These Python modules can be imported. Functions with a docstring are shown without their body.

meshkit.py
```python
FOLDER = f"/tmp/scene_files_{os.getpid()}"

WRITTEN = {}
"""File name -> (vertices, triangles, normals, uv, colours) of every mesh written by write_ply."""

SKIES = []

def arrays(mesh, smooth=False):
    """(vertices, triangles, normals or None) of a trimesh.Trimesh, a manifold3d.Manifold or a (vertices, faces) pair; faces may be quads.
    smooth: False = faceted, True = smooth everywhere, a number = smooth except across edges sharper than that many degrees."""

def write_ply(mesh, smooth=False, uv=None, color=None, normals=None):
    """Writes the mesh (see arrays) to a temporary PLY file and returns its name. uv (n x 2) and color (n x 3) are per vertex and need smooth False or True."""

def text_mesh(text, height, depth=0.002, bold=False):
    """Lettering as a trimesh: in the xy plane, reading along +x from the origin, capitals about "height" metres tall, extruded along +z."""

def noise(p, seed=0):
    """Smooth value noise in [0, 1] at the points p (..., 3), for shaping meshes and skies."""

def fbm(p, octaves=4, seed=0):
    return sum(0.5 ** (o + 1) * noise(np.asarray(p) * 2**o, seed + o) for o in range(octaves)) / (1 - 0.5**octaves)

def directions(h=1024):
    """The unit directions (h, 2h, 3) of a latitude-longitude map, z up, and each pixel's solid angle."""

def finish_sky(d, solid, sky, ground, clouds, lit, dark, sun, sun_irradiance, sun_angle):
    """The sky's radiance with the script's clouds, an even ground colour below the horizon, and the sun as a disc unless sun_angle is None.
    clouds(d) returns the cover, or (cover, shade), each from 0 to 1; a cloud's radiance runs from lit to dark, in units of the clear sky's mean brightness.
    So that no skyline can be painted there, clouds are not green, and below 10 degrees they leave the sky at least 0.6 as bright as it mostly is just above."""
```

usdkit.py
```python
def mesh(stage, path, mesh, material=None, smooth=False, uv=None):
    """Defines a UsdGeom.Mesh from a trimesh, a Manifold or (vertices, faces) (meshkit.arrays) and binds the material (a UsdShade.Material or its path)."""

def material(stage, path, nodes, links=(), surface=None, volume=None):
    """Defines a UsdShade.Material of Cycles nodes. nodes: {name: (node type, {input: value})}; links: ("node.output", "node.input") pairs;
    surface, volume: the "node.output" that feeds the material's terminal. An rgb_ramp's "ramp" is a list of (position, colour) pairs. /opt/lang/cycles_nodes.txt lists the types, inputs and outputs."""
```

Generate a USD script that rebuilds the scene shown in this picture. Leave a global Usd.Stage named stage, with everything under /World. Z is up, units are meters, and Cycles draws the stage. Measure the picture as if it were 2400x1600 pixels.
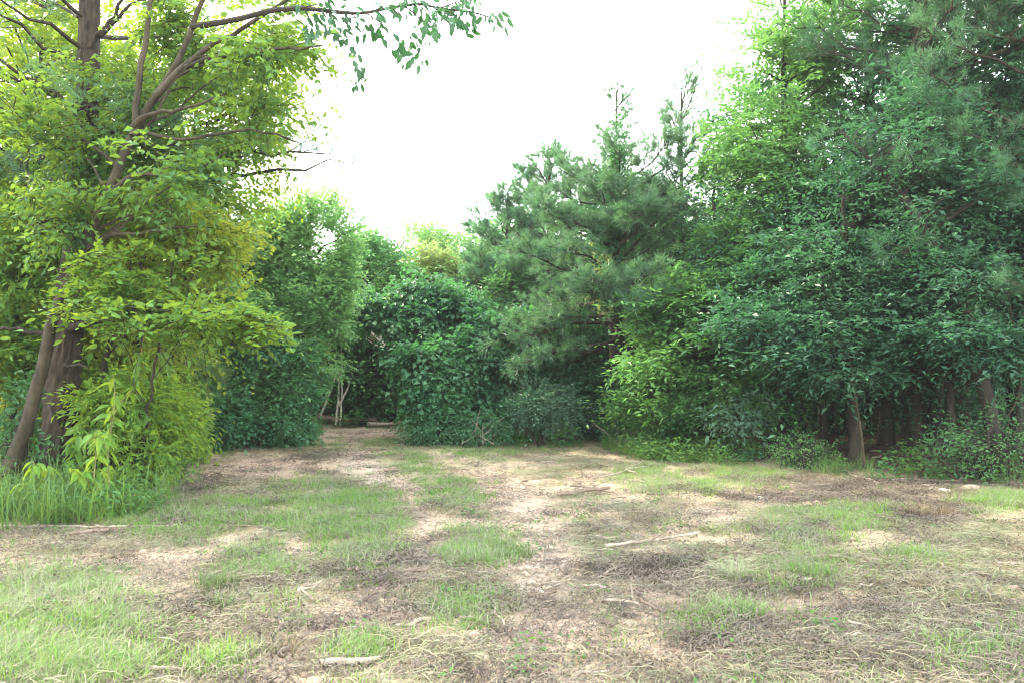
import math
import numpy as np
import shapely
import usdkit, meshkit
from pxr import Usd, UsdGeom, UsdLux, UsdShade, Gf, Sdf, Vt

stage = Usd.Stage.CreateInMemory()
UsdGeom.SetStageUpAxis(stage, 'Z')
world = UsdGeom.Xform.Define(stage, '/World')
stage.SetDefaultPrim(world.GetPrim())
UsdGeom.Scope.Define(stage, '/World/Looks')

# ------------------------------------------------------------------ camera, sky, sun, exposure
FPX, HOR, CX, CAMH = 1829.0, 850.0, 1176.0, 1.6        # focal length and horizon in units of a 2352 x 1568 picture
cam = UsdGeom.Camera.Define(stage, '/World/camera')
cam.AddTranslateOp().Set(Gf.Vec3d(0, 0, CAMH))
cam.AddRotateXOp().Set(90.0)
cam.CreateHorizontalApertureAttr(36.0)
cam.CreateVerticalApertureAttr(24.0)
cam.CreateFocalLengthAttr(28.0)
cam.CreateVerticalApertureOffsetAttr((HOR - 784.0) / 2352.0 * 36.0)
cam.CreateClippingRangeAttr(Gf.Vec2f(0.05, 3000.0))
cam.CreateExposureAttr(3.65)

SUN_AZ, SUN_EL = math.radians(-53.0), math.radians(33.0)     # azimuth from +y (ahead) towards +x
to_sun = np.array([math.sin(SUN_AZ) * math.cos(SUN_EL), math.cos(SUN_AZ) * math.cos(SUN_EL), math.sin(SUN_EL)])
dome = UsdLux.DomeLight.Define(stage, '/World/sky')
dome.GetPrim().SetCustomDataByKey('kind', 'structure')
dome.GetPrim().SetCustomDataByKey('label', 'bright white hazy evening sky above the clearing')
dome.GetPrim().SetCustomDataByKey('category', 'sky')
skym = usdkit.material(stage, '/World/Looks/sky_air', {
    'sky': ('sky_texture', {'sky_type': 'single_scattering', 'sun_disc': False, 'sun_elevation': SUN_EL, 'sun_rotation': SUN_AZ % (2 * math.pi), 'aerosol_density': 2.0}),
    'tc': ('texture_coordinate', {}),
    'n': ('noise_texture', {'scale': 1.6, 'detail': 4}),
    'r': ('map_range', {'from_min': 0.3, 'from_max': 0.7, 'to_min': 0.55, 'to_max': 0.85}),
    'cl': ('mix_color', {'blend_type': 'mix', 'b': (7.0, 7.2, 7.2), 'use_clamp': False}),
    'bg': ('background_shader', {'strength': 0.1})},
    [('tc.generated', 'n.vector'), ('n.fac', 'r.value'), ('r.result', 'cl.fac'), ('sky.color', 'cl.a'), ('cl.result', 'bg.color')], surface='bg.background')
UsdShade.MaterialBindingAPI.Apply(dome.GetPrim()).Bind(skym)
sun = UsdLux.DistantLight.Define(stage, '/World/sun')
sun.CreateIntensityAttr(0.4)
sun.CreateAngleAttr(10.0)
sun.CreateNormalizeAttr(True)
sun.CreateColorAttr(Gf.Vec3f(1.0, 0.86, 0.62))
_q = Gf.Rotation(Gf.Vec3d(0, 0, -1), Gf.Vec3d(*(-to_sun)))
sun.AddOrientOp(UsdGeom.XformOp.PrecisionDouble).Set(Gf.Quatd(_q.GetQuat()))

# ------------------------------------------------------------------ small helpers
taken = {}
def numbered(parent, name):
    k = taken.get((parent, name), 0)
    taken[(parent, name)] = k + 1
    return name if k == 0 else f'{name}_{k:03d}'

def tag(p, label=None, cat=None, group=None, kind=None):
    p = p.GetPrim() if hasattr(p, 'GetPrim') else p
    for k, v in (('label', label), ('category', cat), ('group', group), ('kind', kind)):
        if v:
            p.SetCustomDataByKey(k, v)
    return p

def obj(name, mesh, mat, parent='/World', smooth=False, **kw):
    path = f'{parent}/{numbered(parent, name)}'
    m = usdkit.mesh(stage, path, mesh, mat, smooth=smooth)
    tag(m, **kw)
    return m

def thing(name, label, cat, loc=(0, 0, 0), group=None):
    path = '/World/' + numbered('/World', name)
    x = UsdGeom.Xform.Define(stage, path)
    x.AddTranslateOp().Set(Gf.Vec3d(*map(float, loc)))
    tag(x, label, cat, group)
    return path

def unit(v):
    v = np.asarray(v, float)
    return v / np.maximum(np.linalg.norm(v, axis=-1, keepdims=True), 1e-9)

def at(px, py, Y):
    return np.array([(px - CX) / FPX * Y, Y, CAMH + (HOR - py) / FPX * Y])

def ground_at(px, py):
    Y = CAMH * FPX / (py - HOR)
    return np.array([(px - CX) / FPX * Y, Y])

def to_px(x, y):
    y = np.maximum(y, 0.8)
    return CX + np.asarray(x) / y * FPX, HOR + CAMH / y * FPX

def cat_mesh(parts):
    vs, fs, n = [], [], 0
    for v, f in parts:
        if len(v) == 0:
            continue
        vs.append(v); fs.append(np.asarray(f) + n); n += len(v)
    return (np.vstack(vs), np.vstack(fs))

def tube(pts, rad, sides=6, cap=True):
    p = np.asarray(pts, float); rad = np.broadcast_to(rad, (len(p),))
    t = unit(np.gradient(p, axis=0))
    ref = np.array([0, 0, 1.0]) if abs(t[0, 2]) < 0.9 else np.array([0.0, 1.0, 0])
    a = unit(np.cross(t, ref)); b = np.cross(t, a)
    ang = np.arange(sides) * 2 * np.pi / sides
    v = p[:, None] + rad[:, None, None] * (np.cos(ang)[None, :, None] * a[:, None] + np.sin(ang)[None, :, None] * b[:, None])
    i, j = np.meshgrid(np.arange(len(p) - 1), np.arange(sides), indexing='ij')
    j2 = (j + 1) % sides
    q = np.stack([i * sides + j, i * sides + j2, (i + 1) * sides + j2, (i + 1) * sides + j], -1).reshape(-1, 4)
    f = np.vstack([q[:, [0, 1, 2]], q[:, [0, 2, 3]]])
    v = v.reshape(-1, 3)
    if cap:
        n = len(v)
        v = np.vstack([v, p[:1], p[-1:]])
        k = np.arange(sides); k2 = (k + 1) % sides; e = (len(p) - 1) * sides
        f = np.vstack([f, np.stack([np.full(sides, n), k2, k], 1), np.stack([np.full(sides, n + 1), e + k, e + k2], 1)])
    return v, f

def resample(pts, n):
    p = np.asarray(pts, float)
    s = np.concatenate([[0], np.cumsum(np.linalg.norm(np.diff(p[:, :3], axis=0), axis=1))])
    u = np.linspace(0, s[-1], n)
    if len(p) > 3:
        from scipy.interpolate import PchipInterpolator
        return PchipInterpolator(s, p)(u)
    return np.stack([np.interp(u, s, p[:, k]) for k in range(p.shape[1])], 1)

def pxline(rows, Y0, Y1=None):
    """rows of (px, py, width px) at depths running from Y0 to Y1 -> points and radii in metres"""
    Ys = np.linspace(Y0, Y0 if Y1 is None else Y1, len(rows))
    return np.array([[*at(r[0], r[1], Y), 0.5 * r[2] / FPX * Y] for r, Y in zip(rows, Ys)])

# ------------------------------------------------------------------ materials
L = '/World/Looks/'
def leaf_mat(name, c1, c2, tr, tfac=0.4, rough=0.5, scale=0.9, spread=0.35, spec=0.22):
    return usdkit.material(stage, L + name, {
        'g': ('geometry', {}), 'n': ('noise_texture', {'scale': scale, 'detail': 3}),
        'r': ('rgb_ramp', {'ramp': [(0.36, c1), (0.64, c2)]}),
        'm': ('map_range', {'from_min': 0.0, 'from_max': 1.0, 'to_min': 1 - spread, 'to_max': 1 + spread}),
        'mh': ('map_range', {'from_min': 0.0, 'from_max': 1.0, 'to_min': 0.515, 'to_max': 0.485}),
        'h': ('hsv', {}), 'ht': ('hsv', {'color': tr}),
        'p': ('principled_bsdf', {'roughness': rough, 'specular_ior_level': spec}),
        't': ('translucent_bsdf', {}), 'x': ('mix_closure', {'fac': tfac})},
        [('g.position', 'n.vector'), ('n.fac', 'r.fac'), ('g.random_per_island', 'm.value'), ('g.random_per_island', 'mh.value'),
         ('m.result', 'h.value'), ('mh.result', 'h.hue'), ('r.color', 'h.color'), ('h.color', 'p.base_color'),
         ('m.result', 'ht.value'), ('mh.result', 'ht.hue'), ('ht.color', 't.color'), ('p.BSDF', 'x.closure1'), ('t.BSDF', 'x.closure2')], surface='x.closure')

def bark_mat(name, c1, c2, scale=14, stretch=0.25, bump=0.6, dist=0.02):
    return usdkit.material(stage, L + name, {
        'g': ('geometry', {}), 'mp': ('mapping', {'scale': (1, 1, stretch)}),
        'n': ('noise_texture', {'scale': scale, 'detail': 6, 'roughness': 0.65}),
        'n2': ('noise_texture', {'scale': 1.3, 'detail': 3}),
        'r': ('rgb_ramp', {'ramp': [(0.33, c1), (0.66, c2)]}),
        'r2': ('rgb_ramp', {'ramp': [(0.3, (0.7,) * 3), (0.7, (1.2, 1.2, 1.15))]}),
        'mx': ('mix_color', {'blend_type': 'multiply', 'fac': 1.0, 'use_clamp': False}),
        'b': ('bump', {'strength': bump, 'distance': dist}),
        'p': ('principled_bsdf', {'roughness': 0.9, 'specular_ior_level': 0.2})},
        [('g.position', 'mp.vector'), ('mp.vector', 'n.vector'), ('g.position', 'n2.vector'), ('n.fac', 'r.fac'), ('n2.fac', 'r2.fac'),
         ('r.color', 'mx.a'), ('r2.color', 'mx.b'), ('mx.result', 'p.base_color'), ('n.fac', 'b.height'), ('b.normal', 'p.normal')], surface='p.BSDF')

M = {
    'bright': leaf_mat('leaf_bright', (0.055, 0.15, 0.03), (0.115, 0.215, 0.035), (0.42, 0.52, 0.04), 0.48),
    'left_front': leaf_mat('leaf_left_front', (0.03, 0.105, 0.035), (0.085, 0.18, 0.035), (0.34, 0.48, 0.04), 0.42, scale=1.3),
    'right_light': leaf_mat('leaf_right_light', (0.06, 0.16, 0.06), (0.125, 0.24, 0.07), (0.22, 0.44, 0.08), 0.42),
    'yellow': leaf_mat('leaf_yellow', (0.10, 0.19, 0.03), (0.21, 0.25, 0.04), (0.58, 0.58, 0.05), 0.52),
    'thicket': leaf_mat('leaf_thicket', (0.05, 0.16, 0.075), (0.11, 0.235, 0.09), (0.17, 0.42, 0.10), 0.4),
    'autumn': leaf_mat('leaf_autumn', (0.11, 0.21, 0.06), (0.24, 0.27, 0.09), (0.38, 0.48, 0.12), 0.42),
    'mid': leaf_mat('leaf_mid', (0.045, 0.135, 0.062), (0.085, 0.185, 0.065), (0.16, 0.36, 0.08), 0.4),
    'pale': leaf_mat('leaf_pale', (0.12, 0.27, 0.10), (0.22, 0.37, 0.13), (0.36, 0.60, 0.16), 0.48),
    'vine': leaf_mat('leaf_vine', (0.04, 0.135, 0.062), (0.075, 0.19, 0.07), (0.13, 0.34, 0.08), 0.36, 0.42),
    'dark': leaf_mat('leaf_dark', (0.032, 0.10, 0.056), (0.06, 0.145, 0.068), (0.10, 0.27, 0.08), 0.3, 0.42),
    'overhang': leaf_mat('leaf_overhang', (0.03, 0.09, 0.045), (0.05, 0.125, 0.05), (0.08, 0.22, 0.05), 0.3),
    'grey': leaf_mat('leaf_grey', (0.075, 0.165, 0.10), (0.12, 0.215, 0.12), (0.15, 0.32, 0.12), 0.32),
    'pine': leaf_mat('needle_green', (0.055, 0.14, 0.075), (0.095, 0.195, 0.085), (0.16, 0.31, 0.10), 0.33, 0.45),
    'pine_pale': leaf_mat('needle_pale', (0.11, 0.19, 0.07), (0.17, 0.25, 0.085), (0.32, 0.42, 0.10), 0.4, 0.45),
    'pine_dark': leaf_mat('needle_dark', (0.032, 0.10, 0.05), (0.06, 0.145, 0.06), (0.10, 0.24, 0.07), 0.3, 0.45),
    'pine_soft': leaf_mat('needle_soft', (0.065, 0.165, 0.09), (0.115, 0.225, 0.10), (0.18, 0.38, 0.13), 0.35, 0.5),
    'needle_dead': leaf_mat('needle_dead', (0.16, 0.10, 0.06), (0.23, 0.15, 0.09), (0.28, 0.18, 0.08), 0.3),
    'grass': leaf_mat('grass_green', (0.11, 0.22, 0.035), (0.18, 0.29, 0.05), (0.30, 0.46, 0.06), 0.38, 0.5, 1.3),
    'grass_lush': leaf_mat('grass_lush', (0.07, 0.15, 0.04), (0.13, 0.21, 0.06), (0.25, 0.36, 0.07), 0.38, 0.5, 1.3),
    'clump': leaf_mat('grass_clump_green', (0.085, 0.15, 0.05), (0.16, 0.215, 0.08), (0.20, 0.28, 0.07), 0.3, 0.5, 6.0, 0.5),
    'grass_pale': leaf_mat('grass_mown_pale', (0.20, 0.25, 0.13), (0.33, 0.34, 0.20), (0.30, 0.32, 0.16), 0.3, 0.6, 1.5),
    'straw': leaf_mat('straw_dry', (0.33, 0.265, 0.18), (0.47, 0.39, 0.28), (0.30, 0.24, 0.13), 0.2, 0.6, 2.0, 0.45),
    'litter': leaf_mat('litter_dark', (0.09, 0.07, 0.056), (0.22, 0.175, 0.14), (0.08, 0.06, 0.045), 0.1, 0.7, 2.0, 0.5),
    'straw_brown': leaf_mat('straw_brown', (0.15, 0.105, 0.065), (0.27, 0.195, 0.12), (0.16, 0.11, 0.06), 0.15, 0.7, 2.0, 0.5),
    'weed': leaf_mat('weed_leaf', (0.055, 0.14, 0.04), (0.10, 0.20, 0.055), (0.22, 0.36, 0.06), 0.38),
    'poke': leaf_mat('large_leaf', (0.10, 0.21, 0.04), (0.15, 0.26, 0.05), (0.50, 0.62, 0.05), 0.58, 0.4),
    'bark_pine': bark_mat('bark_pine', (0.008, 0.006, 0.004), (0.040, 0.030, 0.019), 16, 0.22, 1.0, 0.04),
    'bark_grey': bark_mat('bark_grey', (0.014, 0.011, 0.006), (0.048, 0.039, 0.024), 12, 0.4, 0.4),
    'bark_dark': bark_mat('bark_dark', (0.008, 0.0065, 0.0045), (0.029, 0.024, 0.017), 14, 0.3),
    'wood_dead': bark_mat('wood_dead', (0.12, 0.098, 0.075), (0.25, 0.21, 0.165), 18, 0.5, 0.4, 0.01),
    'wood_brown': bark_mat('wood_brown', (0.065, 0.045, 0.033), (0.14, 0.105, 0.08), 18, 0.5, 0.4, 0.01),
    'wood_pale': bark_mat('wood_pale', (0.26, 0.225, 0.19), (0.46, 0.41, 0.35), 12, 0.4, 0.3, 0.01),
    'stem': bark_mat('stem_green', (0.10, 0.12, 0.04), (0.20, 0.18, 0.07), 9, 0.3, 0.2),
    'stone': bark_mat('stone_pale', (0.34, 0.31, 0.26), (0.52, 0.48, 0.42), 9, 1.0, 0.4),
    'clod': bark_mat('soil_clod', (0.16, 0.115, 0.088), (0.29, 0.22, 0.17), 25, 1.0, 0.5),
}

# ------------------------------------------------------------------ the ground
EDGE_PX = [(-400, 1222), (0, 1216), (300, 1200), (380, 1120), (455, 1062), (485, 1022), (735, 1018), (752, 990), (800, 978), (930, 975), (942, 1018),
           (1150, 1024), (1400, 1030), (1500, 1055), (1900, 1086), (2352, 1118), (2900, 1160)]
edge = [ground_at(*p) for p in EDGE_PX]
clearing = shapely.Polygon([(-6.5, -6)] + [tuple(e) for e in edge] + [(9.5, -6)])
shapely.prepare(clearing)

def fbm2(x, y, s, octv=3, seed=0):
    return meshkit.fbm(np.stack([np.asarray(x) * s, np.asarray(y) * s, np.zeros_like(x)], -1), octv, seed)

def inside(x, y):
    """signed distance to the clearing's edge: positive inside, metres"""
    pts = shapely.points(x, y)
    d = shapely.distance(clearing.exterior, pts)
    return np.where(shapely.contains_xy(clearing, x, y), d, -d)

def blobs(x, y, spec, seed, rough=0.55, s=1.6):
    px, py = to_px(x, y)
    wx = (fbm2(x, y, s, 3, seed) - 0.5)
    v = np.zeros_like(px)
    for bx, by, rx, ry, w in spec:
        q = np.sqrt(((px - bx) / rx) ** 2 + ((py - by) / ry) ** 2)
        v = np.maximum(v, w * np.clip(1.25 - q + wx * 2.2 * rough, 0, 1))
    return np.where(np.asarray(y) > 1.5, v, 0.0)

GREEN = [(790, 1180, 150, 85, 1), (840, 1255, 130, 50, .9), (700, 1120, 90, 45, .8), (1010, 1060, 150, 40, .8), (1040, 1130, 110, 50, .9), (1120, 1230, 110, 40, 1), (1080, 1270, 90, 30, 1),
         (1210, 1210, 60, 30, .8), (130, 1400, 220, 80, 1), (120, 1500, 260, 90, .9), (500, 1170, 150, 50, .75), (430, 1230, 120, 25, .6), (560, 1250, 90, 30, .5),
         (1560, 1110, 180, 26, .9), (1480, 1085, 90, 16, .7), (1700, 1095, 140, 18, .7), (1900, 1185, 200, 26, .6), (2300, 1155, 100, 26, 1), (1780, 1230, 160, 30, .4), (1830, 1310, 170, 45, .45),
         (560, 1520, 120, 50, .6), (820, 1490, 60, 25, .9), (1060, 1390, 120, 40, .45), (640, 1020, 160, 8, .8), (840, 1022, 90, 12, .9), (1200, 1034, 220, 9, .5),
         (640, 1300, 110, 22, .5), (690, 1430, 60, 25, .6), (2080, 1290, 130, 30, .4), (2230, 1490, 150, 40, .35), (1640, 1400, 90, 25, .3), (340, 1190, 80, 60, .9)]
DIRT = [(390, 1340, 120, 75, 1.2), (150, 1300, 220, 34, .9), (1245, 1290, 80, 70, 1.2), (1245, 1400, 110, 70, 1.3), (1200, 1500, 170, 60, 1.1), (770, 1420, 100, 45, 1.1), (930, 1410, 60, 50, 1.1), (620, 1080, 190, 34, 1.1), (860, 1100, 60, 34, 1),
        (430, 1125, 80, 24, 1), (1230, 1165, 120, 45, .9), (1050, 1545, 300, 45, 1), (1480, 1370, 160, 65, .9), (500, 1245, 110, 24, .9), (1080, 1200, 90, 20, .7), (960, 1180, 40, 60, .8), (1640, 1180, 60, 30, .5), (2050, 1490, 160, 44, .9), (960, 1300, 60, 30, .6), (1340, 1120, 160, 30, .6),
        (1900, 1420, 110, 30, .6), (640, 1560, 180, 40, .8), (860, 992, 90, 9, 1), (1560, 1500, 200, 60, .55), (850, 1060, 60, 26, 1), (1820, 1160, 160, 24, .6), (2250, 1400, 120, 30, .5)]
def chain(pts, rx, w):
    out = []
    for (x0, y0), (x1, y1) in zip(pts[:-1], pts[1:]):
        for t in np.linspace(0, 1, 6)[:-1]:
            x, y = x0 + (x1 - x0) * t, y0 + (y1 - y0) * t
            out.append((x, y, rx * (y - 850) / 500, 22 * (y - 850) / 300 + 3, w))
    return out
RIGHT_TRACK = [(1190, 1590), (1225, 1470), (1245, 1360), (1250, 1270), (1222, 1200), (1180, 1140), (1100, 1085), (1000, 1050)]
LEFT_TRACK = [(560, 1590), (740, 1440), (890, 1370), (960, 1290), (985, 1210), (945, 1140), (880, 1085), (825, 1045), (800, 1015), (860, 990), (930, 984)]
DIRT += chain(RIGHT_TRACK, 125, 1.3) + chain(LEFT_TRACK, 62, 1.05)
PALETRACK = chain(RIGHT_TRACK[0:5], 60, .9) + [(820, 1070, 60, 30, .7), (860, 1100, 40, 20, .6)]
DARKD = [(1950, 1130, 230, 38, 1), (2120, 1185, 90, 28, 1), (1480, 1300, 120, 28, .7), (920, 1290, 60, 14, .6), (880, 1335, 60, 16, .6), (1850, 1240, 70, 14, .8), (2000, 1400, 90, 16, .5), (1960, 1550, 90, 22, .7), (2180, 1110, 120, 14, .8), (460, 1130, 50, 14, .5), (720, 1045, 70, 12, .6), (1700, 1470, 120, 30, .35)]

def gz(x, y):
    x, y = np.asarray(x, float), np.asarray(y, float)
    z = 0.10 * (fbm2(x, y, 0.35, 3, 3) - 0.5) + 0.05 * (fbm2(x, y, 1.7, 3, 5) - 0.5)
    d = inside(x, y)
    z = z + 0.10 * np.clip(-d, 0, 2.5) * (0.5 + 0.8 * fbm2(x, y, 0.8, 2, 9)) * np.clip((y - 6) / 6, 0, 1)
    px, py = to_px(x, y)
    track = np.exp(-((px - 1245) / 70) ** 2) * np.clip((1500 - py) / 200, 0, 1) * np.clip((py - 1180) / 60, 0, 1)
    z = z - 0.04 * track * (y > 2)
    return z

def axis_pts(fine, lo, hi, far):
    mid = np.arange(lo, hi, fine)
    out, s = [], fine
    v = hi
    while v < far:
        out.append(v); s *= 1.16; v += s
    left, s, v = [], fine, lo
    while v > -far:
        s *= 1.16; v -= s; left.append(v)
    return np.concatenate([left[::-1], mid, out])

def ypts():
    out, v = [], 3.2
    while v < 24:
        out.append(v); v += 0.0092 * v
    s = 0.2
    while v < 900:
        out.append(v); s *= 1.14; v += s
    back, s, v = [], 0.05, 3.2
    while v > -200:
        s *= 1.25; v -= s; back.append(v)
    return np.array(back[::-1] + out)

xs, ys = axis_pts(0.062, -8, 9, 600), ypts()
GX, GY = np.meshgrid(xs, ys)
gx, gy = GX.ravel(), GY.ravel()
gdist = inside(gx, gy)
green, dirt, palet, darkd = (blobs(gx, gy, s, sd) for s, sd in ((GREEN, 11), (DIRT, 12), (PALETRACK, 13), (DARKD, 14)))
base = np.array([0.36, 0.29, 0.20]) * (0.75 + 0.5 * fbm2(gx, gy, 5, 3, 21))[:, None]
def mixin(c, m):
    global base
    base = base * (1 - m[:, None]) + np.array(c) * m[:, None] * (0.85 + 0.3 * fbm2(gx, gy, 7, 2, 22))[:, None]
mixin((0.335, 0.258, 0.20), np.clip(dirt * 1.15, 0, 1))
mixin((0.22, 0.24, 0.10), np.clip(green, 0, 1) * 0.85)
mixin((0.42, 0.37, 0.32), np.clip(palet, 0, 1) * 0.8)
mixin((0.165, 0.13, 0.105), np.clip(darkd, 0, 1) * 0.9)
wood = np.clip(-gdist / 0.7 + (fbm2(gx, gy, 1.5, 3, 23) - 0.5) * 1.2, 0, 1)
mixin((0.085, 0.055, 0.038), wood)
rel = 0.035 * (fbm2(gx, gy, 6, 3, 31) - 0.5) + 0.02 * (fbm2(gx, gy, 17, 2, 32) - 0.5)
ribs = 0.008 * np.sin(gy * 55 + 3 * fbm2(gx, gy, 1, 2, 33)) * np.clip(dirt * 1.2 - green, 0, 1) * (fbm2(gx, gy, 1.2, 2, 34) > 0.45)
gzv = gz(gx, gy) + np.where((gy > 2) & (gy < 26), rel + ribs, 0)
ny, nx = GX.shape
ii, jj = np.meshgrid(np.arange(ny - 1), np.arange(nx - 1), indexing='ij')
a = (ii * nx + jj).ravel()
gf = np.vstack([np.stack([a, a + 1, a + nx + 1], 1), np.stack([a, a + nx + 1, a + nx], 1)])
M['ground'] = usdkit.material(stage, L + 'ground_soil', {
    'a': ('attribute', {'attribute': 'soil'}), 'g': ('geometry', {}),
    'n': ('noise_texture', {'scale': 38, 'detail': 6, 'roughness': 0.7}), 'n2': ('noise_texture', {'scale': 9, 'detail': 5, 'roughness': 0.7}),
    'r': ('rgb_ramp', {'ramp': [(0.3, (0.58, 0.55, 0.52)), (0.7, (1.15, 1.15, 1.15))]}),
    'r2': ('rgb_ramp', {'ramp': [(0.32, (0.70, 0.67, 0.64)), (0.68, (1.12, 1.12, 1.12))]}),
    'm': ('mix_color', {'blend_type': 'multiply', 'fac': 1.0, 'use_clamp': False}), 'm2': ('mix_color', {'blend_type': 'multiply', 'fac': 1.0, 'use_clamp': False}),
    'b': ('bump', {'strength': 0.7, 'distance': 0.03}),
    'p': ('principled_bsdf', {'roughness': 0.95, 'specular_ior_level': 0.15})},
    [('g.position', 'n.vector'), ('g.position', 'n2.vector'), ('n.fac', 'r.fac'), ('n2.fac', 'r2.fac'), ('a.color', 'm.a'), ('r.color', 'm.b'), ('m.result', 'm2.a'), ('r2.color', 'm2.b'),
     ('m2.result', 'p.base_color'), ('n.fac', 'b.height'), ('b.normal', 'p.normal')], surface='p.BSDF')
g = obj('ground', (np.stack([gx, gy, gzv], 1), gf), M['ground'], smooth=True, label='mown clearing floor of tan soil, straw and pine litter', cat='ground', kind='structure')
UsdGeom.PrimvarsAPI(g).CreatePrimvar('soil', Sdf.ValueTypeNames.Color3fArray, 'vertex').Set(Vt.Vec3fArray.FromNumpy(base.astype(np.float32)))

def gz1(x, y):
    return float(gz(np.array([x]), np.array([y]))[0])

# ------------------------------------------------------------------ foliage builders
def leaves(rng, p, d, n, Ln, Wn, fold=0.18, droop=0.12, fine=False):
    d = unit(d); s = unit(np.cross(d, n)); n = np.cross(s, d)
    Ln = np.asarray(Ln)[:, None]; Wn = np.asarray(Wn)[:, None]
    tip = p + d * Ln - n * Ln * droop
    N = len(p)
    if fine:
        def side(t, w, sg):
            return p + d * Ln * t - n * Ln * droop * t * t + s * sg * Wn * w / 2 + n * Wn * fold * w
        v = np.stack([p, side(.28, .85, 1), side(.62, .8, 1), tip, side(.62, .8, -1), side(.28, .85, -1)], 1)
        f = np.array([[0, 5, 4], [0, 4, 3], [0, 3, 2], [0, 2, 1]])
        k = 6
    else:
        mid = p + d * Ln * 0.45
        v = np.stack([p, mid + s * Wn / 2 + n * Wn * fold, tip, mid - s * Wn / 2 + n * Wn * fold], 1)
        f = np.array([[0, 3, 2], [0, 2, 1]])
        k = 4
    return v.reshape(-1, 3), (f[None] + (np.arange(N) * k)[:, None, None]).reshape(-1, 3)

def twig_leaves(rng, o, d, nl, tl, ll, lw, droop=0.25, flat=0.45, fine=False, hang=0.0, ang=0.9, long=0.08):
    """o, d: (T,3) twig starts and directions; nl leaves on each"""
    T = len(o)
    up = unit(np.array([0, 0, 1.0]) + rng.normal(0, 0.25, (T, 3)))
    d = unit(d); s = unit(np.cross(d, up))
    tl = tl * rng.uniform(0.6, 1.3, T)
    tl = np.where(rng.uniform(0, 1, T) < long, tl * rng.uniform(1.5, 2.6, T), tl)
    k = np.arange(nl)
    t = (k + 0.6) / nl
    sg = np.where(k % 2 == 0, 1.0, -1.0)
    pos = o[:, None] + d[:, None] * (tl[:, None] * t)[..., None]
    pos = pos + np.array([0, 0, -1.0]) * (droop * tl[:, None] * t ** 2)[..., None]
    aa = ang + rng.normal(0, 0.25, (T, nl))
    ld = d[:, None] * np.cos(aa)[..., None] + s[:, None] * (sg * np.sin(aa))[..., None] + rng.normal(0, 0.25, (T, nl, 3)) + np.array([0, 0, -1.0]) * hang
    nn = up[:, None] + rng.normal(0, flat, (T, nl, 3))
    Ln = ll * rng.uniform(0.5, 1.35, T * nl); Wn = Ln * lw * rng.uniform(0.8, 1.2, T * nl)
    mesh = leaves(rng, pos.reshape(-1, 3), ld.reshape(-1, 3), nn.reshape(-1, 3), Ln, Wn, fine=fine)
    ends = o + d * tl[:, None] + np.array([0, 0, -1.0]) * (droop * tl)[:, None]
    return mesh, ends

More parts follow.
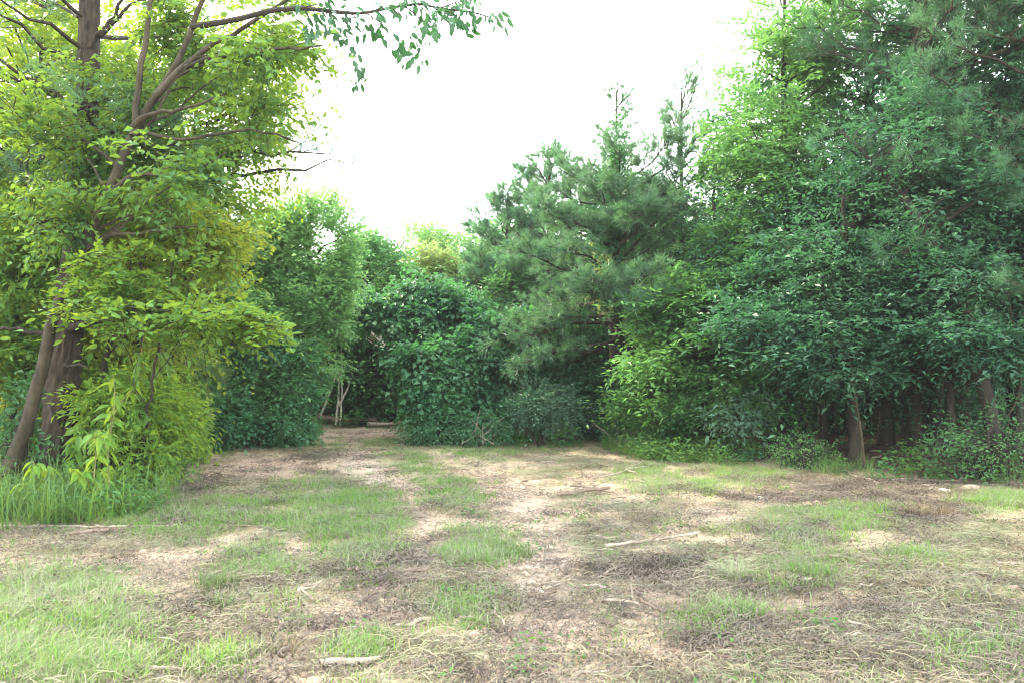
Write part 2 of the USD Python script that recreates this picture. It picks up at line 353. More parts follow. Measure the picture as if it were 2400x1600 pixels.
def ell_points(rng, ells, n, thin=0.44, ns=1.6, zs=1.0, shell=0.5, seed=0):
    """points in the ellipsoids (cx,cy,cz,rx,ry,rz,w) thinned by noise into clumps; returns points and outward directions"""
    w = np.array([e[3] * e[5] * e[6] for e in ells], float); w /= w.sum()
    out, dirs = [], []
    got = 0
    for _ in range(30):
        m = n * 3
        k = rng.choice(len(ells), m, p=w)
        E = np.array([e[:6] for e in ells])[k]
        u = unit(rng.normal(0, 1, (m, 3))) * (rng.uniform(0, 1, m) ** (shell * 0.75))[:, None]
        lump = 0.75 + 0.5 * meshkit.noise(u * 2.3 + E[:, :3] * 0.7, seed + 4)
        p = E[:, :3] + u * E[:, 3:6] * lump[:, None]
        nz = meshkit.fbm(p * np.array([ns, ns, ns * zs]), 2, seed)
        ok = (nz > thin) & (p[:, 2] > 0.05)
        out.append(p[ok]); dirs.append(unit(u[ok] * E[ok][:, 3:6][:, [1, 0, 2]] + 1e-6))
        got += ok.sum()
        if got >= n:
            break
    return np.vstack(out)[:n], np.vstack(dirs)[:n]

def EL(px, py, rx, rz, Y, ry=None, w=1.0):
    c = at(px, py, Y)
    return (c[0], c[1], c[2], rx / FPX * Y, (rx / FPX * Y if ry is None else ry), rz / FPX * Y, w)

def limb(rng, trunk, end, r=0.03, n=7):
    """a bent limb from the trunk (points with radii) to the end point"""
    tz = trunk[:, 2]
    hd = np.linalg.norm(trunk[:, :2] - end[:2], axis=1)
    want = end[2] - 0.55 * hd
    i = int(np.argmin(np.abs(tz - want) + 0.15 * hd))
    i = max(1 if len(trunk) > 2 else 0, i)
    p0 = trunk[i, :3]
    c = p0 * 0.45 + end * 0.55 + np.array([0, 0, 0.12 * np.linalg.norm(end - p0)]) + rng.normal(0, 0.08, 3) * np.linalg.norm(end - p0)
    t = np.linspace(0, 1, n)[:, None]
    pts = (1 - t) ** 2 * p0 + 2 * t * (1 - t) * c + t * t * end
    pts[1:-1] += rng.normal(0, 0.015, (n - 2, 3)) * np.linalg.norm(end - p0)
    return pts, np.linspace(min(r, trunk[i, 3] * 0.7), 0.004, n)

def tree(name, label, trunk, ells, leafm, barkm='bark_grey', twigs=1500, nl=10, tl=0.5, ll=0.075, lw=0.55, limbs=30, thin=0.44, ns=1.6, zs=1.6, seed=1,
         group=None, cat='tree', flat=0.45, droop=0.25, fine=False, hang=0.0, shell=0.5, twig_wood=0, limb_r=0.035, extra=None, horiz=0.6):
    rng = np.random.default_rng(seed)
    tr = resample(trunk, 26)
    root = tr[0, :3].copy()
    path = thing(name, label, cat, root, group)
    tr = tr.copy(); tr[:, 3] *= 1 + .3 * np.exp(-(tr[:, 2] - tr[0, 2]) / .22)
    wob = tr.copy(); wob[1:, :2] += rng.normal(0, 0.012, (len(tr) - 1, 2))
    tv, tf = tube(wob[:, :3] - root, wob[:, 3], 9)
    obj('trunk', (tv, tf), M[barkm], path, smooth=50)
    o, out = ell_points(rng, ells, twigs, thin, ns, zs, shell, seed)
    sel = rng.choice(len(o), min(limbs, len(o)), replace=False)
    lm = []
    for k in sel:
        pts, rr = limb(rng, tr, o[k], limb_r)
        lm.append(tube(pts - root, rr, 4, cap=False))
    az = rng.uniform(0, 2 * np.pi, len(o))
    d = np.stack([np.cos(az), np.sin(az), rng.normal(0.05, 0.3, len(o))], 1) * horiz + out * 0.7
    mesh, ends = twig_leaves(rng, o - root, d, nl, tl, ll, lw, droop, flat, fine, hang)
    if twig_wood:
        for k in range(min(twig_wood, len(o))):
            q = o[k] - root
            lm.append(tube([q, (q + ends[k]) / 2 + [0, 0, 0.03], ends[k]], [0.006, 0.004, 0.002], 3, cap=False))
    if lm:
        obj('branches', cat_mesh(lm), M[barkm], path, kind='stuff')
    obj('crown', mesh, M[leafm], path, kind='stuff')
    if extra:
        extra(path, root, tr)
    return path

def needles(rng, p, ax, n, Ln=0.19, W=0.007, spread=(0.15, 1.25), upb=0.12):
    N = len(p)
    ax = unit(ax)
    r = unit(np.cross(ax[:, None], rng.normal(0, 1, (N, n, 3))))
    aa = rng.uniform(spread[0], spread[1], (N, n))
    d = unit(ax[:, None] * np.cos(aa)[..., None] + r * np.sin(aa)[..., None] + np.array([0, 0, upb]))
    ln = Ln * rng.uniform(0.7, 1.15, (N, n, 1))
    q = p[:, None] - ax[:, None] * rng.uniform(0, 0.1, (N, n, 1))
    s = unit(np.cross(d, rng.normal(0, 1, (N, n, 3)))) * W / 2
    tip = q + d * ln + np.array([0, 0, -0.12]) * ln
    v = np.stack([q - s, q + s, tip], 2).reshape(-1, 3)
    return v, np.arange(len(v)).reshape(-1, 3)

def pine(name, label, trunk, z0, z1, nb, lo_len, hi_len, seed=1, needle='pine', barkm='bark_pine', subs=7, tufts=3, nn=16, Ln=0.19, W=0.008, group=None, az_c=None, az_w=math.pi,
         elev=(0.05, 0.7), bare=0.3, deadbelow=0, rough_trunk=False, limb_parts=0, extra=None):
    rng = np.random.default_rng(seed)
    tr = resample(trunk, 40)
    root = tr[0, :3].copy()
    path = thing(name, label, 'pine tree', root, group)
    if rough_trunk:
        t2 = resample(trunk, 260); t2[:, 3] *= 1 + .4 * np.exp(-(t2[:, 2] - t2[0, 2]) / .25)
        v, f = tube(t2[:, :3] - root, t2[:, 3], 56)
        n0 = 260 * 56
        c = np.repeat(t2[:, :3] - root, 56, 0); rad = unit(v[:n0] - c)
        q = np.stack([rad[:, 0] * 3.2, rad[:, 1] * 3.2, c[:, 2] * 2.1], 1)
        q = q + 0.5 * (meshkit.fbm(q * 1.5, 2, 5)[:, None] - 0.5)
        h = np.abs(meshkit.noise(q * 2.2, 3) - 0.5) * 2
        h2 = np.abs(meshkit.noise(q * [5, 5, 3], 8) - 0.5) * 2
        v[:n0] += rad * ((np.minimum(h, 0.45) * 0.09 + h2 * 0.02 - 0.03) * (t2[:, 3] / 0.22).repeat(56)[:, None].ravel())[:, None]
        obj('trunk', (v, f), M[barkm], path, smooth=True)
    else:
        obj('trunk', tube(tr[:, :3] - root, tr[:, 3], 9), M[barkm], path, smooth=50)
    wood, tp, ta = [], [], []
    for b in range(nb):
        u = float(np.clip((b + rng.uniform(-0.4, 0.4)) / nb, 0, 1))
        z = z0 + (z1 - z0) * np.clip(u, 0, 0.995)
        p0 = np.array([np.interp(z, tr[:, 2], tr[:, k]) for k in range(3)])
        az = rng.uniform(-math.pi, math.pi) if az_c is None else az_c + rng.uniform(-az_w, az_w)
        Lb = (lo_len * (1 - u) ** 0.8 + hi_len * u ** 0.8) * rng.uniform(0.65, 1.2)
        el = elev[0] + (elev[1] - elev[0]) * u + rng.normal(0, 0.12)
        hd = np.array([math.cos(az), math.sin(az), 0])
        t = np.linspace(0, 1, 7)[:, None]
        pts = p0 + hd * Lb * t * math.cos(el) + np.array([0, 0, 1.0]) * (Lb * t * math.sin(el) + 0.12 * Lb * t ** 2 * (1 if u > .4 else -0.4))
        pts[1:] += rng.normal(0, 0.025, (6, 3)) * Lb
        wood.append(tube(pts - root, np.linspace(0.012 + 0.012 * Lb, 0.004, 7), 5, cap=False))
        tang = unit(pts[-1] - pts[-3])
        side = np.array([-hd[1], hd[0], 0])
        nS = max(3, int(subs * Lb))
        for k in range(nS):
            tt = rng.uniform(bare, 1.0)
            q = np.array([np.interp(tt, t[:, 0], pts[:, m]) for m in range(3)])
            sg = 1 if k % 2 else -1
            aa = rng.uniform(0.3, 1.15)
            sd = unit(tang * math.cos(aa) + side * sg * math.sin(aa) + np.array([0, 0, rng.uniform(-0.15, 0.6)]))
            sl = rng.uniform(0.3, 0.7) * min(1.0, Lb) * (1.3 - 0.7 * tt)
            e = q + sd * sl
            wood.append(tube(np.array([q, e]) - root, [0.007, 0.004], 3, cap=False))
            tp.append(e - root); ta.append(sd)
            for m in range(tufts):
                b0 = q + sd * sl * rng.uniform(.35, 1.0)
                bd = unit(sd * .8 + rng.normal(0, .55, 3) + np.array([0, 0, .35]))
                b1 = b0 + bd * rng.uniform(.1, .26)
                tp.append(b1 - root); ta.append(bd)
        tp.append(pts[-1] - root); ta.append(tang)
    # the leader
    top = tr[-1, :3]
    for m in range(4):
        tp.append(top - root - np.array([0, 0, 0.15 * m])); ta.append(np.array([0, 0, 1.0]))
    obj('branches', cat_mesh(wood), M[barkm], path, kind='stuff')
    obj('crown', needles(rng, np.array(tp), np.array(ta), nn, Ln, W), M[needle], path, kind='stuff')
    if extra:
        extra(path, root, tr)
    return path

def vine_mass(name, label, ells, leafm, n, ll, seed, lw=0.8, thin=0.35, ns=2.2, cat='vine', group=None, stems=0, hang=0.45, fine=False, nl=5, tl=0.3):
    """leaves hanging over a lumpy body of ellipsoids"""
    rng = np.random.default_rng(seed)
    o, out = ell_points(rng, ells, n, thin, ns, 1.0, 0.45, seed)
    ce = np.array(ells)
    root = np.array([ce[0][0], ce[0][1], gz1(ce[0][0], ce[0][1])])
    path = thing(name, label, cat, root, group)
    d = out + rng.normal(0, 0.5, o.shape) + np.array([0, 0, -0.2])
    mesh, _ = twig_leaves(rng, o - root, d, nl, tl, ll, lw, 0.3, 0.5, fine, hang, 0.7, .16)
    st = []
    for k in range(stems):
        e = o[k] - root
        s0 = np.array([rng.normal(0, 0.15), rng.normal(0, 0.15), -0.05])
        m1 = (s0 + e) / 2 + rng.normal(0, 0.12, 3) + [0, 0, 0.2]
        st.append(tube(resample([s0, m1, e], 6), np.linspace(0.014, 0.004, 6), 4, cap=False))
    if st:
        obj('stems', cat_mesh(st), M['bark_dark'], path, kind='stuff')
    obj('foliage', mesh, M[leafm], path, kind='stuff')
    return path

def copies(src, places, labels, group):
    for k, (x, y, rz, s) in enumerate(places):
        name = src.rsplit('/', 1)[1]
        base_name = name.rsplit('_', 1)[0] if name[-3:].isdigit() else name
        path = '/World/' + numbered('/World', base_name)
        x_ = UsdGeom.Xform.Define(stage, path)
        pr = x_.GetPrim()
        pr.GetReferences().AddInternalReference(src)
        pr.SetInstanceable(True)
        x_.ClearXformOpOrder()
        x_.AddTranslateOp().Set(Gf.Vec3d(x, y, gz1(x, y) - 0.05))
        x_.AddRotateZOp().Set(rz)
        x_.AddScaleOp().Set(Gf.Vec3f(s, s, s))
        tag(pr, labels if isinstance(labels, str) else labels[k], None, group)

def straight(px, Y, ztop, r, lean=0.0, leany=0.0):
    x = (px - CX) / FPX * Y
    z0 = gz1(x, Y) - 0.08
    return np.array([[x, Y, z0, r], [x + lean * .3, Y + leany * .3, z0 + (ztop - z0) * .35, r * .8], [x + lean * .7, Y + leany * .7, z0 + (ztop - z0) * .7, r * .5], [x + lean, Y + leany, ztop, r * .15]])

# ------------------------------------------------------------------ LEFT: the old pine, the leaning tree and what grows round them
t1 = pxline([(128, 1140, 84), (137, 1000, 76), (146, 850, 68), (158, 720, 62), (178, 560, 54), (193, 400, 50), (202, 200, 46), (207, 0, 42), (212, -200, 34), (216, -480, 12)], 10.7)
def dead_limbs(path, root, tr):
    rng = np.random.default_rng(5)
    for rows, Y0, Y1 in ([[(158, 755, 26), (205, 740, 18), (240, 722, 15), (275, 716, 12), (318, 712, 7)], 10.6, 10.2],
                         [[(150, 770, 16), (90, 765, 11), (40, 755, 9), (-20, 760, 6)], 10.7, 10.5],
                         [[(196, 320, 14), (130, 215, 11), (60, 175, 9), (-10, 130, 6)], 10.6, 10.0],
                         [[(190, 190, 12), (160, 130, 9), (100, 150, 7), (50, 170, 4)], 10.6, 10.2],
                         [[(205, 330, 12), (270, 300, 9), (340, 310, 7), (420, 260, 4)], 10.6, 10.4],
                         [[(190, 400, 16), (120, 330, 12), (60, 290, 10), (-10, 240, 8)], 10.6, 9.9],
                         [[(205, 110, 12), (260, 40, 9), (300, -30, 6)], 10.6, 10.4],
                         [[(178, 560, 14), (215, 520, 10), (270, 470, 8), (330, 455, 4)], 10.6, 10.3],
                         [[(148, 840, 8), (180, 838, 6), (205, 845, 3)], 10.4, 10.2]):
        q = resample(pxline(rows, Y0, Y1), 12)
        q[1:-1, :3] += rng.normal(0, 0.012, (10, 3))
        obj('branch', tube(q[:, :3] - root, q[:, 3], 7), M['bark_pine'], path, smooth=50)
pine('pine_tree', 'thick dark pine trunk with furrowed bark at the left edge', t1, 4.0, 9.2, 34, 2.2, 1.0, 7, 'pine', rough_trunk=True, subs=6, tufts=3, nn=14, W=0.006, bare=0.4, elev=(-0.1, 0.6), extra=dead_limbs)

t2 = np.array([1, 1, 1, .8]) * pxline([(10, 1100, 42), (45, 1010, 38), (78, 920, 36), (112, 780, 33), (140, 680, 30), (190, 580, 28), (255, 435, 27), (305, 310, 24), (365, 215, 21), (410, 140, 17), (440, 60, 15), (480, -40, 12), (520, -200, 6)], 9.9, 9.1)
def leaning_limbs(path, root, tr):
    rng = np.random.default_rng(6)
    for rows, Y0, Y1 in ([[(305, 312, 17), (316, 200, 15), (330, 110, 13), (350, 0, 11), (365, -120, 6)], 9.3, 9.3],
                         [[(362, 220, 17), (430, 150, 14), (480, 108, 12), (540, 80, 10), (590, 45, 9), (670, -5, 7), (740, -60, 5)], 9.25, 9.0],
                         [[(425, 155, 12), (540, 122, 10), (640, 112, 7), (740, 105, 4)], 9.15, 8.9],
                         [[(300, 300, 12), (350, 262, 10), (420, 250, 7), (520, 215, 4)], 9.3, 9.0],
                         [[(255, 440, 12), (340, 400, 9), (430, 395, 7), (520, 350, 4)], 9.4, 9.0],
                         [[(195, 575, 12), (270, 540, 9), (360, 530, 7), (450, 520, 4)], 9.5, 9.1],
                         [[(310, 300, 10), (420, 320, 8), (560, 300, 6), (690, 330, 3)], 9.3, 9.2]):
        q = resample(pxline(rows, Y0, Y1), 14)
        q[1:-1, :3] += rng.normal(0, 0.01, (12, 3))
        obj('branch', tube(q[:, :3] - root, q[:, 3], 7), M['bark_grey'], path, smooth=50)
tree('leaning_tree', 'slender leaning broadleaf tree crossing before the dark pine trunk', t2,
     [EL(490, 50, 230, 110, 9.8, .9), EL(620, 110, 140, 90, 9.1, .7), EL(570, 270, 130, 120, 9.3, .8, .8), EL(330, 220, 190, 190, 10.3, .8, .8), EL(430, 420, 220, 90, 9.2, .8, .9), EL(200, 330, 150, 160, 10.3, .4, .5), EL(60, 330, 110, 120, 9.3, .5, .6), EL(580, 420, 80, 60, 9.1, .5), EL(150, 520, 140, 90, 9.5, .5, .7)],
     'left_front', 'bark_grey', twigs=1900, nl=7, tl=.34, ll=.098, lw=.56, limbs=22, thin=.55, ns=1.7, zs=1.3, seed=12, fine=False, flat=.75, hang=.35, twig_wood=900, limb_r=.02, shell=.9, extra=leaning_limbs)

# the bough that reaches over the clearing, each leaf a part
def overhang():
    rng = np.random.default_rng(77)
    rows = [(440, 62, 13), (540, 46, 12), (620, 26, 11), (690, 20, 10), (770, 28, 9), (840, 30, 7), (900, 18, 6), (960, 10, 6), (1010, 20, 5), (1080, 28, 4), (1130, 42, 3), (1160, 52, 2)]
    q = resample(pxline(rows, 9.1, 7.4), 40)
    root = q[0, :3].copy()
    path = thing('overhanging_bough', 'thin leafy bough reaching across the white sky at the top', 'branch', root)
    obj('branch', tube(q[:, :3] - root, q[:, 3], 6), M['bark_dark'], path, smooth=50)
    side_rows = [[(690, 20), (740, 8), (800, -20)], [(770, 28), (800, 60), (812, 110), (822, 150), (818, 185)], [(840, 30), (880, 60), (905, 95), (930, 110), (925, 140)], [(900, 20), (930, 50), (945, 90), (962, 120), (958, 145)],
                 [(960, 12), (990, 35), (1010, 30), (1070, 45)], [(860, 25), (920, -5), (980, -20)], [(1000, 22), (1040, 30), (1075, 60)], [(800, 30), (850, 60), (880, 80)], [(740, 24), (760, 60), (790, 75)], [(700, 22), (720, 60), (700, 85)],
                 [(1010, 20), (1050, 5), (1100, 0)], [(930, 15), (960, 40), (985, 65), (1000, 75)]]
    tw, anchors = [], []
    for r in side_rows:
        Y = np.interp(r[0][0], [440, 1160], [9.1, 7.4])
        w = resample(np.array([at(*p, Y + rng.normal(0, .12) * k) for k, p in enumerate(r)]), 9)
        tw.append(tube(w - root, np.linspace(.007, .002, 9), 4, cap=False))
        for k in range(2, 9):
            anchors.append((w[k] - root, unit(w[k] - w[k - 1])))
    for k in range(14, 40):
        anchors.append((q[k, :3] - root, unit(q[k, :3] - q[k - 1, :3])))
    obj('twigs', cat_mesh(tw), M['bark_dark'], path, kind='stuff')
    n, more = 0, []
    order = rng.permutation(len(anchors))
    for o, d in [anchors[k] for k in order]:
        for _ in range(4):
            if rng.uniform() < .1:
                continue
            az = rng.uniform(0, 2 * np.pi)
            ld = unit(d * .5 + np.array([math.cos(az), math.sin(az), 0]) * .6 + np.array([0, 0, rng.uniform(-1.3, -.05)]))
            nn = unit(rng.normal(0, 1, 3) + [0, -.6, .4])
            Ln = rng.uniform(.075, .135)
            p = o + rng.normal(0, .045, 3)
            lf = leaves(rng, p[None], ld[None], nn[None], [Ln], [Ln * rng.uniform(.42, .55)], fine=True)
            if n < 290:
                obj('leaf', lf, M['overhang'], path)
            else:
                more.append(lf)
            n += 1
    obj('foliage', cat_mesh(more), M['overhang'], path, kind='stuff')
overhang()

tree('maple_sapling', 'young tree with flat bright leaf sprays right of the dark pine trunk', pxline([(330, 1075, 8), (345, 900, 7), (370, 770, 6), (390, 680, 5), (400, 600, 3)], 11.0, 9.4),
     [EL(430, 730, 170, 34, 9.2, .8), EL(300, 690, 120, 40, 9.5, .7), EL(500, 760, 110, 26, 9.0, .4), EL(350, 620, 130, 40, 9.4, .6)], 'bright', 'bark_grey', 700, 8, .4, .095, .55, 6, .45, 2, 2, 21, fine=True, droop=.3, flat=.5, twig_wood=300, limb_r=.008)
tree('yellow_leaved_tree', 'sunlit yellow leaved branches hanging beside the pale tree group', pxline([(210, 1060, 14), (240, 850, 12), (300, 650, 9), (360, 570, 6), (420, 545, 3)], 12.0, 10.6),
     [EL(440, 540, 120, 45, 10.6, .7), EL(330, 510, 120, 60, 10.8, .7), EL(510, 590, 50, 26, 10.5, .3)], 'yellow', 'bark_dark', 900, 8, .36, .085, .62, 18, .42, 2, 1.6, 22, fine=True, hang=.4, twig_wood=250, limb_r=.018)

bright_wall = [
    ('bright broadleaf tree filling the top left corner', 60, 13.2, 8.5, [EL(60, 130, 240, 250, 12.6, 1.2), EL(-40, 350, 170, 170, 12.4, 1.0), EL(160, 380, 150, 140, 12.8, 1)], 'bright', 2300),
    ('bright backlit tree behind the leaning trunk, above the saplings', 300, 13.4, 7.4, [EL(280, 330, 220, 230, 13, 1.2), EL(430, 200, 220, 200, 13.2, 1.1), EL(240, 560, 200, 140, 12.6, 1.0), EL(430, 500, 150, 80, 12.8, .8)], 'bright', 2600),
    ('green tree crowding the left picture edge at mid height', 20, 11.9, 5.0, [EL(0, 640, 140, 230, 11.6, .8), EL(90, 560, 140, 140, 11.5, .6), EL(60, 820, 120, 120, 11.8, .6)], 'bright', 1500),
    ('yellow green tree glowing behind the large-leaved weeds', 300, 12.9, 4.2, [EL(290, 790, 200, 160, 12.7, .8), EL(120, 780, 140, 150, 12.4, .7), EL(400, 690, 130, 110, 13, .6), EL(60, 960, 110, 100, 12.6, .5)], 'yellow', 1700),
    ('bright tree with a ragged edge against the white sky at upper left', 420, 14.6, 6.9, [EL(540, 330, 130, 150, 14, .9), EL(600, 190, 120, 120, 14, .8), EL(480, 470, 140, 90, 13.8, .8)], 'bright', 1300),
]
for k, (lab, px, Y, zt, ells, lm, n) in enumerate(bright_wall):
    tree('broadleaf_tree', lab, straight(px, Y, zt, .07, .3), ells, lm, 'bark_dark', int(n * .85), 8, .42, .098, .58, 36, .47, 1.7, 1.3, 31 + k, hang=.35, limb_r=.025, flat=.75, shell=.8)
vine_mass('bramble', 'sunlit yellow green bramble between the pine trunk and the mown straw', [EL(290, 930, 100, 110, 10.9, .5), EL(360, 960, 80, 90, 11.8, .6), EL(230, 960, 60, 100, 10.6, .4), EL(430, 960, 45, 80, 13.2, .4), EL(300, 1050, 90, 60, 10.6, .4)], 'poke', 1150, .11, 48, .42, .52, 1.7, 'bush', stems=60, hang=.3)
vine_mass('bramble', 'shaded bramble at the foot of the leaning trunk', [EL(30, 1060, 90, 70, 10.2, .5), EL(80, 960, 60, 90, 11.0, .4)], 'mid', 500, .085, 49, .5, .4, 2.2, 'bush', stems=24, hang=.5)

pine('pine_tree', 'pine with pale hanging boughs behind the maple sapling', straight(385, 14.4, 6.6, .1, .2), 1.5, 5.2, 22, 1.15, .9, 41, 'pine_pale', subs=7, tufts=4, nn=20, W=.009, elev=(-.1, .3), az_c=0.0, az_w=1.9)
pine('pine_tree', 'tall thin pine showing sparse tips against the sky at upper left', straight(410, 14.0, 6.3, .09, .3), 4.9, 6.2, 6, 2.6, 1.8, 42, 'pine', subs=5, tufts=2, nn=16, W=.006, elev=(.0, .3), az_c=0.0, az_w=.8, bare=.35)

# ------------------------------------------------------------------ CENTRE LEFT: the pale tree group beside the path
tree('pale_tree', 'tall pale green tree with pointed top left of the path', straight(690, 18, 5.4, .12, .25), [EL(690, 640, 110, 150, 17.8, .9), EL(735, 560, 75, 100, 17.8, .6), EL(640, 760, 140, 140, 17.4, 1), EL(755, 660, 45, 90, 17.8, .5), EL(690, 830, 50, 70, 17.4, .6)],
     'pale', 'bark_grey', 3000, 9, .48, .115, .5, 34, .5, 1.4, 1.0, 51, horiz=.35, hang=-.1, droop=-.1)
tree('pale_tree', 'round shouldered pale tree at the left of the tree group', straight(560, 17.2, 4.4, .1), [EL(560, 680, 90, 120, 17, .8), EL(500, 780, 80, 120, 16.8, .7), EL(570, 600, 60, 60, 17.2, .6), EL(640, 580, 70, 90, 17.6, .7)],
     'pale', 'bark_grey', 2200, 9, .48, .115, .5, 26, .5, 1.4, 1.0, 52, horiz=.4)
vine_mass('leafy_thicket', 'deep green thicket at the foot of the pale tree group', [EL(600, 900, 60, 60, 16.4, .5), EL(540, 920, 45, 55, 16.5, .5), EL(560, 980, 60, 40, 16.2, .4), EL(650, 960, 60, 55, 16.4, .5), EL(670, 890, 45, 50, 16.8, .5), EL(620, 810, 70, 50, 16.8, .7), EL(695, 830, 35, 40, 16.7, .4), EL(675, 975, 30, 35, 16.6, .35), EL(530, 840, 50, 50, 16.9, .5)],
          'thicket', 3000, .115, 61, .55, .5, 1.5, 'bush', stems=14, hang=.1)
vine_mass('leafy_thicket', 'low rounded bush at the left end of the tree group foot', [EL(520, 960, 45, 45, 15.9, .4)], 'thicket', 600, .11, 62, .6, .3, 2.2, 'bush', stems=6, hang=.1)

# ------------------------------------------------------------------ CENTRE: the wood round the path
tree('path_tree', 'dark green tree directly behind the fallen log', straight(800, 27, 6.0, .12), [EL(790, 700, 70, 90, 26.5, 1), EL(850, 620, 50, 60, 27.5, 1), EL(780, 800, 60, 60, 26, 1)], 'mid', 'bark_dark', 1700, 9, .6, .15, .55, 24, .47, 1.2, 1.2, 71)
tree('path_tree', 'yellow tinted round tree above the far end of the path', straight(960, 26, 5.0, .1), [EL(960, 655, 70, 70, 25.6, 1.1), EL(900, 700, 60, 60, 25.2, .9), EL(1010, 640, 50, 60, 25.8, .9), EL(940, 760, 90, 60, 25, 1)], 'autumn', 'bark_grey', 2500, 9, .6, .12, .55, 24, .43, 1.2, 1.2, 72)
tree('path_tree', 'distant pale tree with a feathery top left of the tall pines', straight(1000, 31, 5.6, .1), [EL(960, 590, 60, 60, 31, 1.3), EL(1030, 590, 60, 50, 31, 1.3), EL(870, 620, 60, 50, 32, 1.2)], 'pale', 'bark_grey', 1900, 9, .6, .13, .5, 20, .45, 1.1, .9, 73, horiz=.3, droop=-.15)
tree('path_tree', 'hazy far tree between the pale group and the path', straight(800, 34, 6.2, .12), [EL(780, 660, 60, 60, 33, 1.3), EL(830, 720, 60, 90, 32, 1.3), EL(740, 740, 50, 80, 31, 1.2)], 'pale', 'bark_grey', 1200, 9, .7, .12, .5, 20, .42, 1.1, .9, 74)
tree('vine_draped_tree', 'vine draped tree standing right of the path entrance', straight(960, 19.5, 4.0, .12), [EL(950, 740, 60, 70, 19.3, .7), EL(1010, 750, 50, 100, 19, .7), EL(895, 690, 50, 30, 19.6, .5), EL(860, 720, 40, 25, 19.6, .4), EL(1060, 740, 60, 60, 19.2, .7), EL(985, 660, 40, 40, 19.4, .5), EL(915, 760, 30, 25, 19.4, .3)], 'vine', 'bark_dark', 2100, 8, .45, .125, .7, 24, .48, 1.6, 1.0, 75, hang=.5)
vine_mass('vine_thicket', 'glossy dome of broad vine leaves beside the path entrance', [EL(1000, 880, 50, 45, 17.5, .5), EL(940, 835, 30, 25, 17.5, .3), EL(1045, 860, 50, 60, 17.8, .6), EL(1025, 960, 45, 38, 17.4, .4), EL(970, 805, 30, 22, 17.6, .3), EL(1070, 800, 40, 30, 17.9, .4), EL(985, 920, 28, 40, 17.3, .3), EL(1050, 930, 40, 40, 17.5, .4), EL(1020, 815, 35, 25, 17.7, .4)], 'vine', 2900, .135, 76, .8, .47, 2.0, 'vine', stems=16)
vine_mass('vine_thicket', 'dark vine curtain under the big pine boughs', [EL(1130, 840, 55, 70, 18, .6), EL(1190, 780, 60, 55, 18.2, .7), EL(1090, 940, 50, 50, 17.6, .5), EL(1250, 830, 50, 60, 18.6, .6), EL(1160, 920, 50, 40, 18, .5), EL(1110, 770, 45, 40, 18.4, .5)], 'vine', 2600, .13, 77, .75, .48, 1.8, 'vine', stems=16)
vine_mass('grey_bush', 'grey green bush in front of the dark wood edge', [EL(1235, 925, 62, 42, 16.6, .5), EL(1290, 940, 50, 34, 16.8, .4)], 'grey', 800, .08, 78, .45, .42, 2.2, 'bush', stems=10, hang=-.1, nl=7)
vine_mass('leafy_thicket', 'shady bush below the vine curtain, left of the bare twigs', [EL(1010, 985, 70, 35, 16.9, .5), EL(1110, 985, 60, 30, 16.7, .4)], 'mid', 800, .07, 79, .6, .34, 2.2, 'bush', stems=6)

tree('edge_tree', 'shady tree hanging over the middle of the wood edge', straight(1330, 18.6, 3.6, .1), [EL(1330, 820, 90, 90, 18.4, .8), EL(1360, 920, 70, 60, 17.8, .6)], 'dark', 'bark_dark', 1300, 9, .45, .11, .5, 20, .47, 1.7, 2.0, 80)
t4 = pxline([(1421, 1035, 40), (1420, 900, 38), (1416, 760, 35), (1408, 620, 30), (1412, 500, 20), (1414, 430, 10), (1415, 380, 3)], 17.0)
pine('pine_tree', 'tall pine with a lone brush-like top and drooping boughs', t4, 2.0, 5.6, 52, 2.3, 1.2, 81, 'pine', subs=9, tufts=4, nn=20, W=.014, elev=(-.1, .4), az_c=math.pi + .6, az_w=2.3)
pine('slim_pine', 'slim spire of a pine rising alone above the centre trees', straight(1416, 17.4, 7.65, .06), 4.6, 7.55, 34, .75, .28, 82, 'pine', subs=6, tufts=2, nn=24, Ln=.16, W=.011, elev=(.2, .8))
pine('pine_tree', 'feathery pine with a bare forked top right of the spire', straight(1565, 19.5, 8.4, .1), 3.2, 8.3, 54, 1.8, .5, 83, 'pine', subs=5, tufts=3, nn=20, Ln=.17, W=.011, elev=(.2, 1.1))
pine('pine_tree', 'broad pine with upright tips left of the spire', straight(1262, 23, 7.7, .15), 2.8, 7.6, 62, 2.0, .5, 84, 'pine_soft', subs=7, tufts=4, nn=19, Ln=.18, W=.018, elev=(.05, .9))
pine('pine_tree', 'pine at the left shoulder of the tall pine group', straight(1165, 24, 6.6, .15), 2.6, 6.5, 62, 2.0, .5, 85, 'pine_soft', subs=7, tufts=4, nn=19, Ln=.18, W=.018, elev=(.05, .9))
pine('pine_tree', 'rounded pine filling the gap below the forked pine top', straight(1480, 22, 6.4, .14), 2.4, 6.3, 62, 2.0, .5, 86, 'pine_soft', subs=7, tufts=4, nn=19, Ln=.18, W=.018, elev=(.05, .8))
for lab, px, Y, zt, sd in (('slender pine just left of the lone spire', 1335, 21, 6.3, 91), ('low pine at the left end of the pine slope above the vines', 1105, 23.5, 5.1, 92), ('slender pine in the notch right of the lone spire', 1500, 18.8, 5.9, 93), ('narrow pine against the left flank of the tallest light green tree', 1640, 20, 7.0, 94)):
    pine('pine_tree', lab, straight(px, Y, zt, .08), 2.0, zt - .1, 40, 1.5, .35, sd, 'pine_soft', subs=7, tufts=3, nn=19, Ln=.18, W=.016, elev=(.1, .9))
